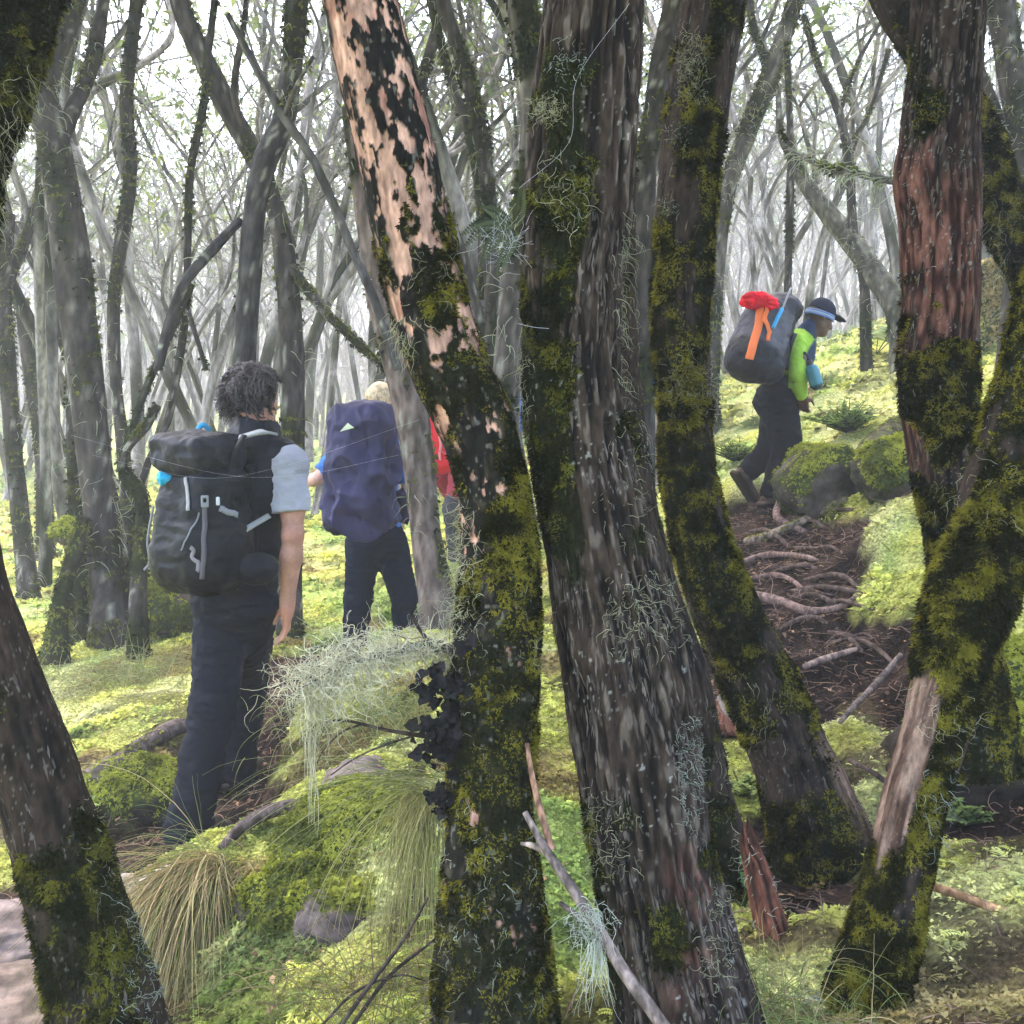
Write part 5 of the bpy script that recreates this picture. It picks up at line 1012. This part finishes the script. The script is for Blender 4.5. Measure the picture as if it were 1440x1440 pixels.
def hiker_green():
    Y = 7.6; J = dict(head=P(1154, 446, 7.6), neck=P(1130, 474, 7.62), pel=P(1093, 556, 7.62), shR=P(1117, 484, 7.45), shL=P(1128, 480, 7.80), elR=P(1122, 524, 7.40), wrR=P(1127, 556, 7.46), elL=P(1130, 522, 7.88), wrL=P(1122, 556, 7.86),
        hpR=P(1093, 566, 7.55), hpL=P(1098, 566, 7.72), knL=P(1086, 631, 7.7), anL=P(1050, 665, 7.72), knR=P(1108, 632, 7.5), anR=P(1084, 692, 7.5))
    lime = np.array([.26, .44, .05]); nav = np.array([.02, .035, .075]); blk = np.array([.012, .013, .016])
    up = unit(J['neck']-J['pel'])
    def jc(V, N):
        x, y, _ = topx(V); f = fbm(V*10, 3, 3); c = mixc(lime*.85, lime*1.1, sstep(-.4, .4, f))
        ab = J['elR']-J['shR']; t_ = np.clip(((V-J['shR'])@ab)/(ab@ab), 0, 1.0); d = np.linalg.norm(V-J['shR']-t_[:, None]*ab, axis=1); ab2 = J['wrR']-J['elR']; t2 = np.clip(((V-J['elR'])@ab2)/(ab2@ab2), 0, 1.); d2 = np.linalg.norm(V-J['elR']-t2[:, None]*ab2, axis=1)
        rt_ = J['shR']-J['shL']; rt_ = unit(rt_-up*(rt_@up)); q = (V-J['neck'])@np.cross(up, rt_); c = mixc(c, nav, sstep(.07, .085, q)*(np.minimum(d, d2) > .085))
        ab2 = J['wrR']-J['elR']; t2 = np.clip(((V-J['elR'])@ab2)/(ab2@ab2), 0, 1.); d2 = np.linalg.norm(V-J['elR']-t2[:, None]*ab2, axis=1)
        h = (V-J['pel'])@up; c = mixc(c, blk, sstep(.16, .12, h)*(np.minimum(d, d2) > .075)); return c
    sp = dict(S=.98, skin=(.085, .045, .03), trousers=(.007, .007, .008), shirt=jc, boots=(.075, .048, .035), sleeve=1.98, arm=.97, g=.02, footL=(.55, .35, -.75), footR=(.9, .4, .02), tw=(.135, .105, .084, .074))
    t, T, A, _, _ = make_person('stooping hiker in a lime green jacket and dark peaked cap climbing the trail steps', J, (.90, .25, -.38), (.40, .1, .92), sp, .009, 31)
    c = J['head']; v = Vol(c-.26, c+.26, .006); v.ell(c+(np.array([0, -.008, .045]))@A, (.080, .099, .086), A, 0); v.cut(c+A[2]*.03, -A[2]); w = Vol(c-.26, c+.26, .006)
    w.ell(c+np.array([0, .115, .035])@A, (.07, .08, .032), A, 0); w.ell(c+np.array([0, .115, .018])@A, (.09, .11, .035), A, 0, True); v.f = np.minimum(v.f, w.f)
    solid(v, 'cap', M['cloth'], t, (.018, .021, .033), ((30, .003, 'n'),), 2, 3)
    th = np.linspace(0, 2*np.pi, 60)
    for dz, col in ((.024, (.14, .2, .36)), (.012, (.30, .36, .50)), (.0, (.12, .2, .42))):
        C = c+(np.stack([np.cos(th)*.081, np.sin(th)*.102-.012, np.full(60, dz-.004)+.012*np.sin(th)], -1))@A; band(C, unit(C-c), .013, 'headband', M['cloth'], t, col, .004)
    v = Vol(c-.25, c+.25, .007); v.cone(J['neck']+up*.0, J['neck']+(c-J['neck'])*.45, .075, .068, .02); solid(v, 'collar', M['cloth'], t, nav*1.3, ((25, .006, 'r'),), 1, 4)
    return J, T
JG, TG = hiker_green()
def pack_red_cloth():
    c = P(1074, 474, 7.42); up = unit(P(1098, 412, 7.5)-P(1062, 532, 7.42)); A = axes((.86, .5, -.1), up); gy = np.array([.085, .083, .105]); bk = np.array([.014, .014, .018])
    t = thing('backpack', 'big grey and black backpack with orange straps on the stooping hiker in green', 'backpack', c-np.array([0, 0, .3]))
    v = Vol(c-.5, c+.5, .0085); v.box(c-up*.03, (.165, .145, .275), A, .10, .02, taper=-.06, bulge=.2); v.ell(c-up*.16-A[1]*.06, (.155, .14, .16), A, .06); v.ell(c+up*.235+A[1]*.08, (.15, .125, .10), A, .04)
    def pc(V, N):
        q = (V-c)@A.T; lowr = sstep(-.08, -.12, q[:, 2]+.25*q[:, 1]); lid = sstep(.16, .18, q[:, 2]+.1*q[:, 1]); cc = mixc(gy, bk, np.clip(lowr+lid*.8+sstep(.06, .08, q[:, 1])*.9, 0, 1)); return cc*(.85+.3*sstep(-.4, .4, fbm(V*9, 2, 3)))[:, None]
    V, N, _ = solid(v, 'main_bag', M['nylon'], t, pc, ((np.array([8, 8, 8]), .016, 'r'), (22, .006, 'r')), 2, 5)
    OR = (.85, .20, .06)
    strap(V, N, [(1066, 432), (1064, 455), (1057, 480), (1050, 507)], .055, 'strap', M['nylon'], t, OR, .006, .006); strap(V, N, [(1077, 430), (1073, 445), (1076, 460), (1080, 476)], .026, 'strap', M['nylon'], t, OR, .006, .006); strap(V, N, [(1079, 423), (1074, 438), (1070, 452)], .024, 'strap', M['nylon'], t, OR, .006, .012)
    C = catmull([P(1118, 470, 7.38), P(1113, 482, 7.33), P(1108, 500, 7.34), P(1106, 520, 7.36)], 12); band(C, np.tile([-.3, -1., .1], (12, 1)), .03, 'shoulder_strap', M['nylon'], t, bk, .01)
    c2 = P(1068, 422, 7.28); t2 = thing('red_cloth', 'bunched bright red cloth tied on top of the big grey backpack', 'cloth', c2-np.array([0, 0, .06])); v = Vol(c2-.25, c2+.25, .006); v.ell(c2-A[0]*.02, (.06, .10, .055), axes((.95, .2, -.1), (.05, 0, 1)), 0); v.ell(c2+P(1084, 428, 7.28)-P(1068, 422, 7.28), (.05, .06, .045), np.eye(3), .03); v.ell(c2+np.array([-.02, .08, .0]), (.09, .09, .05), np.eye(3), .04)
    rd = np.array([.72, .012, .03]); solid(v, 'folds', M['cloth'], t2, lambda V, N: mixc(rd*.7, rd*1.15, sstep(-.3, .3, fbm(V*18, 2, 1))), ((np.array([14, 14, 40]), .018, 'r'), (40, .006, 'r')), 1, 4)
    t3 = thing('walking_pole', 'slim blue walking pole strapped to the side of the big grey backpack', 'walking pole', P(1086, 462, 7.2)); a = Acc(); simple_tube(a, [P(1112, 405, 7.3), P(1104, 425, 7.26), P(1099, 438, 7.24)], .006, 8, 8, (.25, .25, .28)); a.build('shaft', M['plastic'], t3); a = Acc(); simple_tube(a, [P(1100, 434, 7.24), P(1094, 446, 7.22), P(1087, 461, 7.2)], [.012, .014, .012], 14, 10, (.02, .30, .60), jit=.1); a.build('grip', M['plastic'], t3)
    cb = P(1145, 530, 7.36); t4 = thing('water_bottle', 'teal water bottle hanging at the chest of the stooping hiker in green', 'bottle', cb-np.array([0, 0, .1])); ax = unit(P(1149, 543, 7.36)-P(1141, 517, 7.36)); B = axes((0, 1, .1), ax); v = Vol(cb-.2, cb+.2, .005); v.cone(cb-ax*.045, cb+ax*.045, .044, .046, 0); v.box(cb, (.06, .06, .072), B, .012, -1) if False else None
    solid(v, 'flask', M['plastic'], t4, lambda V, N: mixc(np.array([.015, .15, .20]), np.array([.02, .05, .07]), sstep(.05, .055, (V-cb)@ax)), (), 2); a = Acc(); simple_tube(a, [cb-ax*.08, cb-ax*.115], .02, 5, 12, (.015, .015, .018)); a.build('cap', M['plastic'], t4); C = catmull([cb-ax*.115, cb-ax*.15+np.array([-.02, 0, .02]), P(1130, 500, 7.4)], 8); band(C, np.tile([0, -1., 0], (8, 1)), .012, 'loop', M['nylon'], t4, (.02, .02, .02))
pack_red_cloth()
def far_hiker(label, hx, hy, Y, S, yaw, skin, tr, sh, seed, cap=None, hair=(.05, .04, .03), sleeve=1.8, elb=None):
    s = FPX/Y; c, sn = math.cos(yaw), math.sin(yaw); hd = P(hx, hy, Y)
    def q(x, y, z): return hd+np.array([x*c+y*sn, -x*sn+y*c, z])*S
    J = dict(head=hd, neck=q(0, -.03, -.17), pel=q(0, -.1, -.70), shL=q(-.185, -.03, -.24), shR=q(.185, -.03, -.24), elL=q(-.24, -.06, -.52), elR=q(.24, -.06, -.52), wrL=q(-.2, .1, -.72), wrR=q(.2, .1, -.72), hpL=q(-.09, -.1, -.74), hpR=q(.09, -.1, -.74), knL=q(-.1, .0, -1.14), knR=q(.1, -.06, -1.14), anL=q(-.1, .06, -1.54), anR=q(.1, -.22, -1.52))
    if elb: J['wrR'] = P(*elb)
    sp = dict(S=S, skin=skin, trousers=tr, shirt=sh, boots=(.06, .05, .04), sleeve=sleeve, footL=(sn, c, 0), footR=(sn, c, -.2))
    t, T, A, _, _ = make_person(label, J, (sn, c, -.1), (0, 0, 1), sp, .011, seed)
    if cap: skullcap('hat', t, hd, A, S, cap, M['cloth'], .014, .0, .002, .008)
    skullcap('hair', t, hd, A, S, hair, M['hair'], .006, -.05, .005, .008); return J, T
J4, T4 = far_hiker('hiker ahead with a red pack, almost hidden behind the peeling tree', 662, 578, 8.6, 1.0, .3, (.5, .3, .24), (.05, .05, .06), (.3, .04, .06), 41)
c = P(634, 612, 8.35); tR = thing('backpack', 'bright red backpack glimpsed between the grey brown tree and the peeling tree', 'backpack', c-np.array([0, 0, .3])); v = Vol(c-.45, c+.45, .010); AR = axes((.5, .85, 0), (-.28, 0, 1)); v.box(c, (.19, .13, .27), AR, .08, .02, bulge=.2)
VR, NR, _ = solid(v, 'main_bag', M['nylon'], tR, lambda V, N: mixc(np.array([.45, .010, .025]), np.array([.75, .02, .04]), sstep(-.3, .3, fbm(V*8, 2, 2))), ((10, .014, 'r'),), 2, 3)
strap(VR, NR, [(612, 600), (616, 622), (617, 650)], .02, 'strap', M['nylon'], tR, (.75, .3, .3)); strap(VR, NR, [(614, 636), (626, 640), (638, 643)], .015, 'strap', M['nylon'], tR, (.75, .1, .15))
far_hiker('hiker in a blue jacket and blue cap, glimpsed behind the broad grey trunk', 694, 520, 10.5, 1.0, -.2, (.5, .32, .26), (.05, .05, .06), (.10, .17, .45), 42, cap=(.02, .05, .22))
far_hiker('hiker in a bright blue jacket seen through the gap right of the thickest trunk', 917, 470, 9.0, 1.0, .5, (.5, .33, .27), (.30, .24, .2), (.02, .12, .42), 43, elb=(922, 636, 8.75))
# ------------------------------------------------------------------ branches, lichens and ferns on the near trees
def n2_extras():
    t = HN2[0]; r = np.random.default_rng(17)
    def br(pix, col, seed, parent=t):
        a = Acc(); cN = np.array(col); simple_tube(a, [P(*p[:3]) for p in pix], [p[3]*p[2]/FPX/2 for p in pix], 50, 8, lambda V: mixc(cN*.5, cN*1.5, sstep(-.4, .5, fbm(V*80, 2, seed))), True, .25, seed); return a.build('branch', M['bark'], parent)
    b = br([(650,925,2.13,20),(612,905,2.12,14),(570,912,2.1,12),(525,925,2.07,10),(480,940,2.05,8),(440,958,2.03,6),(405,975,2.02,3)], (.12, .10, .085), 1)
    C = catmull([P(*p) for p in [(640,915,2.12),(590,905,2.11),(530,918,2.08),(480,938,2.05),(430,962,2.03)]], 300)
    li = Acc(); n = 1500; u = r.beta(1.7, 1.1, n); k = (u*299).astype(int); sp = np.where(u > .5, .030, .017)
    rt = C[k]+r.normal(size=(n, 3))*sp[:, None]*np.array([1, .8, .9])+np.array([0, 0, -.006])
    strands(li, rt, r.normal(size=(n, 3))+np.array([-.25, 0, -.15]), r.uniform(.03, .11, n), 13, r.uniform(.0004, .0008, n), np.array([.70, .66, .46])*r.uniform(.6, 1.2, (n, 1)), 1.0, .12, 3)
    n = 90; c = P(440, 985, 2.03); rt = c+r.normal(size=(n, 3))*np.array([.022, .015, .02]); strands(li, rt, np.tile([0, 0, -1.], (n, 1))+r.normal(size=(n, 3))*.5, r.uniform(.04, .13, n), 14, r.uniform(.0005, .0009, n), np.array([.62, .58, .38])*r.uniform(.6, 1.1, (n, 1)), .75, .5, 4)
    n = 18; c = P(437, 1035, 2.03); rt = c+r.normal(size=(n, 3))*np.array([.007, .006, .015]); strands(li, rt, np.tile([0, 0, -1.], (n, 1)), r.uniform(.08, .2, n), 18, np.full(n, .0006), np.array([.62, .58, .4])*r.uniform(.7, 1.1, (n, 1)), .22, 1.2, 6)
    li.build('lichen', M['lichen'], b)
    tw = Acc(); n = 60; u = r.uniform(0, 1, n); rt = C[(u*299).astype(int)]; strands(tw, rt, r.normal(size=(n, 3))+np.array([-.8, 0, -.5]), r.uniform(.03, .10, n), 8, r.uniform(.0006, .0014, n), np.array([.11, .075, .055])*np.ones((n, 3)), .6, .05, 9); tw.build('twig', M['bark'], b)
    br([(640,1040,2.11,9),(590,1034,2.1,7),(540,1026,2.08,5),(490,1014,2.06,4),(455,1016,2.05,3),(425,1030,2.04,2)], (.06, .045, .035), 2)
    br([(585,1034,2.1,4),(540,1048,2.08,4),(500,1066,2.06,3),(465,1090,2.05,2)], (.06, .045, .035), 3)
    br([(510,1018,2.07,3),(480,1030,2.06,3),(455,1055,2.05,2),(445,1075,2.05,1.5)], (.06, .045, .035), 4)
    br([(612,915,2.11,7),(596,893,2.1,7),(584,874,2.09,6),(577,860,2.09,5)], (.05, .035, .03), 5)
    # dark leafy lichen: curled ruffled lobes
    a = Acc()
    for i in range(150):
        cx = r.choice([r.normal(628, 14), r.normal(610, 15), r.normal(622, 16), r.normal(655, 25)], p=[.25, .4, .15, .2]); cy = {True: r.normal(965, 16), False: r.normal(1040, 20)}[r.uniform() < .35]
        if cx > 640: cy = r.normal(1010, 60)
        if r.uniform() < .1: cx, cy = r.normal(625, 8), r.normal(1128, 14)
        c = P(cx, cy, 2.06-.02*r.uniform()); nrm = unit(np.array([r.normal()*.6-.2, -1+.4*r.normal(), r.normal()*.6])); ax = unit(np.cross(nrm, r.normal(size=3))); ay = np.cross(nrm, ax)
        R = r.uniform(.006, .017); m = 16; th = np.linspace(0, 2*np.pi, m, endpoint=False)
        V = [c]; rr = 1+.25*np.sin(th*3+r.uniform(0, 6))+.12*r.normal(size=m)
        for f, z in ((.55, .10), (1., .35)):
            V += list(c+(ax[None]*np.cos(th)[:, None]+ay[None]*np.sin(th)[:, None])*(R*f*rr)[:, None]+nrm[None]*(R*z*(np.sin(th*5+i)*.6+.5)*r.uniform(.7, 1.3, m))[:, None])
        j = np.arange(m); j2 = (j+1) % m
        a.add(np.array(V), np.stack([1+j, 1+m+j, 1+m+j2, 1+j2], 1), np.stack([np.zeros(m, int), 1+j, 1+j2], 1), np.array([.011, .010, .010])*r.uniform(.6, 2.2))
    a.build('leafy_lichen', M['rock'], t)
n2_extras()
def fern_on_trunk():
    r = np.random.default_rng(4); t = thing('small_fern', 'dark little fern caught with cobweb on the left of the thickest trunk', 'fern', P(722, 325, 2.1))
    for i, (x0, y0, x1, y1, sag) in enumerate([(722,325,650,330,-38),(724,322,664,318,-26),(720,330,676,372,-34),(722,328,655,345,-45),(726,330,700,385,-12),(724,320,680,292,-8),(726,318,735,265,8)]):
        a = Acc(); C = catmull([P(x0, y0, 2.1), P((x0+x1)/2, (y0+y1)/2+sag*.5, 2.07), P(x1, y1, 2.05)], 22); hair_tubes(a, C[None], np.array([.0008]), np.array([[.05, .06, .03]]))
        for s in (-1, 1):
            pp = C[2:]; d = np.gradient(C, axis=0)[2:]; sd = unit(np.cross(d, [0, -1, .2]))*s; L = .012*np.sin(np.linspace(.5, 3.0, len(pp)))[:, None]+.002
            V = np.stack([pp, pp+sd*L*.6+unit(d)*.003, pp+sd*L, pp+sd*L*.5-unit(d)*.003], 1); a.add(V.reshape(-1, 3), np.arange(len(pp)*4).reshape(-1, 4), None, np.array([.05, .06, .03])*r.uniform(.6, 2))
        a.build('frond', M['leaf'], t)
    w = Acc(); n = 110; c = P(706, 335, 2.08); pp = c+r.normal(size=(n, 3))*np.array([.018, .01, .022]); q = pp+r.normal(size=(n, 3))*np.array([.022, .012, .025]); C = np.stack([pp, (pp+q)/2+r.normal(size=(n, 3))*.003, q], 1); hair_tubes(w, C, np.full(n, .0002), np.ones((n, 3))); w.build('cobweb', M['silk'], t)
fern_on_trunk()
def grass(name, label, root, n, mean, spread, L, col1, col2, seed, w=.0016, fall=1.0, rootr=.06):
    r = np.random.default_rng(seed); a = Acc(); root = np.asarray(root)
    rt = root+r.normal(size=(n, 3))*np.array([rootr, rootr*.7, .012]); m = 12; C = np.zeros((n, m, 3)); C[:, 0] = rt
    d = unit(np.array(mean)[None]+r.normal(size=(n, 3))*spread); l = L*r.uniform(.45, 1.2, n)/(m-1); g = fall*r.uniform(.5, 1.4, n)
    for i in range(1, m):
        d = unit(d+np.stack([0*g, 0*g, -.16*g], -1)+r.normal(size=(n, 3))*.055); C[:, i] = C[:, i-1]+d*l[:, None]
    wid = w*r.uniform(.5, 1.2, n)[:, None]*np.linspace(1, .25, m)[None]
    dry = sstep(.45, 1., r.uniform(0, 1, n)); cc = mixc(np.array(col1), np.array(col2), dry)*r.uniform(.6, 1.25, (n, 1))
    hair_tubes(a, C, wid, cc); t = thing(name, label, 'grass', root); a.build('blades', M['grass'], t)
TAN2 = (.60, .47, .25); GR2 = (.25, .33, .09)
grass('grass_tussock', 'drooping tan and green grass tussock in front of the near hiker', P(290, 1222, 2.9), 1500, (-.22, -.75, .35), .22, .58, TAN2, GR2, 1, .0014, 1.7, .035)
grass('grass_tussock', 'long green wisps of grass fanning left toward the near hiker\'s boot', P(300, 1205, 3.0), 60, (-.8, .1, .45), .4, .42, GR2, TAN2, 2, .0009, .9, .03)
grass('grass_tussock', 'pale green grass tussock spilling down left of the peeling tree\'s foot', P(612, 1120, 2.45), 420, (-.30, -.75, .2), .3, .36, (.50, .46, .2), (.38, .42, .12), 3, .0012, 1.6, .03)
grass('grass_tussock', 'thin long grass blades fanning left from beside the peeling tree', P(615, 1105, 2.45), 60, (-1, -.2, .45), .3, .5, (.5, .5, .25), GR2, 4, .001, .8, .03)
grass('grass_tussock', 'low grass at the bottom between the thickest trunk and the stump', P(1090, 1425, 2.1), 260, (-.1, -.2, .6), .6, .24, GR2, TAN2, 5, .0012, 1.2, .09)
grass('grass_tussock', 'dry grass and twigs at the bottom left of the peeling tree', P(540, 1400, 2.15), 380, (-.1, -.2, .7), .6, .25, (.3, .22, .12), GR2, 6, .0012, 1.2, .12)
grass('grass_tussock', 'soft pale grass on the moss behind the lichen branch', P(560, 1000, 4.4), 700, (-.1, -.1, .7), .6, .2, (.46, .48, .18), (.34, .40, .14), 7, .0016, 1.2, .25)
grass('grass_tussock', 'soft brownish grass on the moss at the foot of the stout speckled tree', G(190, 955), 700, (.1, -.1, .7), .6, .3, (.42, .40, .18), GR2, 8, .0025, 1.2, .25)
def leafy(name, label, root, n, h, leaf, col, seed, wid=.3, cat='plant', spread=.5):
    r = np.random.default_rng(seed); t = thing(name, label, cat, root); a, s = Acc(), Acc()
    for i in range(n):
        d = unit(np.array([r.normal()*spread, r.normal()*spread, 1])); C = catmull([root, root+d*h*.5, root+d*h*r.uniform(.7, 1.1)+np.array([r.normal()*.05, 0, 0])], 8); simple_tube(s, C, [.006, .003], 8, 5, (.08, .09, .04))
        k = C[3:]; k = np.repeat(k, 3, 0); tufts(a, k, np.tile([0, 0, 1.], (len(k), 1)), np.full(len(k), leaf)*r.uniform(.6, 1.2, len(k)), np.array(col)*r.uniform(.7, 1.3, (len(k), 1)), 2, wid, .5, seed+i, .25)
    s.build('stem', M['leaf'], t); a.build('foliage', M['leaf'], t)
leafy('young_plant', 'young plant with broad pale leaves left of the red barked trunk', G(1232, 500), 3, .42, .17, (.34, .42, .2), 1, .2)
leafy('leafy_bush', 'low dark green leafy bush on the slope behind the hiker in green', G(1190, 608), 90, .24, .04, (.18, .27, .07), 2, .25, 'bush', 1.2)
leafy('leafy_bush', 'dark green bush among yellow moss left of the legs of the hiker in green', G(1035, 650), 80, .2, .035, (.20, .27, .05), 3, .25, 'bush', 1.2)
leafy('leafy_bush', 'pale green sprays beyond the arching trunk near the right edge', G(1400, 400), 40, .6, .07, (.30, .40, .14), 4, .14, 'bush', .7)
leafy('leafy_bush', 'pale green sprays beside the knot of the red barked trunk', G(1255, 428), 36, .7, .06, (.24, .34, .13), 5, .14, 'bush', .7)
leafy('small_fern_plant', 'upright little green fern left of the splintered stump', G(1046, 1275), 3, .13, .03, (.16, .36, .12), 6, .3, 'fern', .25)
leafy('low_herb', 'bright green low herbs behind the pale wood patch at the right', G(1350, 1160), 26, .08, .022, (.30, .40, .12), 7, .28, 'plant', 1.2)
leafy('low_herb', 'green feathery herbs between the plain dark trunk and the flared trunk', G(1045, 1120), 26, .08, .022, (.34, .40, .12), 8, .2, 'plant', 1.2)
def cobweb():
    r = np.random.default_rng(6); a = Acc(); c = P(1140, 1405, 2.25); n = 260; ph = r.uniform(0, 6.28, n); R = r.uniform(.01, .05, n); p0 = c+np.stack([np.cos(ph)*R, np.sin(ph)*R*.7, .012*np.sin(ph*2)+r.normal(size=n)*.004], -1); q = p0+r.normal(size=(n, 3))*np.array([.04, .03, .008])
    hair_tubes(a, np.stack([p0, (p0+q)/2-np.array([0, 0, .003]), q], 1), np.full(n, .0003), np.ones((n, 3))); tag(a.build('cobweb', M['silk']), 'small white sheet of cobweb on the low grass at the bottom', 'cobweb')
cobweb()
def thread(label, pts, w=.00035):
    a = Acc(); hair_tubes(a, catmull([P(*p) for p in pts], 30)[None], np.array([w]), np.ones((1, 3))); tag(a.build('spider_thread', M['silk']), label, 'spider thread')
thread('long spider thread crossing in front of the near hiker\'s black pack', [(100, 612, 3.2), (300, 665, 3.1), (420, 668, 3.0), (560, 640, 2.6)], .00014)
thread('spider thread above the first one across the near hiker\'s pack', [(130, 640, 3.2), (280, 672, 3.1), (400, 655, 3.0), (590, 590, 2.5)], .00013)
thread('spider thread running from the thickest trunk down to the cobwebbed fern', [(885, 5, 1.98), (812, 110, 1.98), (800, 200, 1.97), (730, 265, 2.0)], .00018)
thread('spider thread against the shadowed side of the thickest trunk', [(728, 455, 1.98), (750, 460, 1.97), (772, 462, 1.97)], .0003)
# ------------------------------------------------------------------ air, sky and light
def build_air():
    V = np.array([[x, y, z] for x in (-60, 60) for y in (-13, 104) for z in (-3, 24)], float)
    Q = [(0, 1, 3, 2), (4, 6, 7, 5), (0, 4, 5, 1), (2, 3, 7, 6), (0, 2, 6, 4), (1, 5, 7, 3)]
    m = bpy.data.materials.new('mist'); m.use_nodes = True; nt = m.node_tree; nt.nodes.clear()
    v = nt.nodes.new('ShaderNodeVolumePrincipled'); o = nt.nodes.new('ShaderNodeOutputMaterial')
    v.inputs['Color'].default_value = (.90, .90, .97, 1); v.inputs['Density'].default_value = HAZE; v.inputs['Anisotropy'].default_value = .25
    nt.links.new(v.outputs[0], o.inputs['Volume'])
    h = add_mesh('haze', V, Q, None, m, smooth=False); h['kind'] = 'stuff'
HAZE = .0052
build_air()
w = bpy.data.worlds.new('World'); SC.world = w; w.use_nodes = True; nt = w.node_tree; bg = nt.nodes['Background']
sky = nt.nodes.new('ShaderNodeTexSky'); sky.sky_type = 'NISHITA'; sky.sun_disc = False
SUN_EL, SUN_AZ = math.radians(62), math.radians(-25)       # azimuth from +Y towards +X
sky.sun_elevation = SUN_EL; sky.sun_rotation = SUN_AZ; sky.air_density = 1; sky.dust_density = 4; sky.ozone_density = 1
nt.links.new(sky.outputs[0], bg.inputs[0]); bg.inputs[1].default_value = .15
sun = bpy.data.lights.new('sun', 'SUN'); sun.energy = 1.0; sun.angle = math.radians(100); sun.color = (1, .96, .93)
so = bpy.data.objects.new('sun', sun); COL.objects.link(so)
from mathutils import Vector
sd = Vector((math.sin(SUN_AZ)*math.cos(SUN_EL), math.cos(SUN_AZ)*math.cos(SUN_EL), math.sin(SUN_EL)))
so.rotation_euler = sd.to_track_quat('Z', 'Y').to_euler(); so.location = (-10, 20, 28)
SC.view_settings.view_transform = 'Standard'; SC.view_settings.look = 'None'; SC.view_settings.exposure = 3.3; SC.view_settings.gamma = 1
c = SC.cycles; c.max_bounces = 6; c.diffuse_bounces = 3; c.glossy_bounces = 2; c.transmission_bounces = 4; c.volume_bounces = 2; c.transparent_max_bounces = 8
c.use_denoising = True; c.denoiser = 'OPENIMAGEDENOISE'; c.caustics_reflective = False; c.caustics_refractive = False
SC.render.use_persistent_data = False
for o in list(COL.objects):
    if '_b' in o: del o['_b']
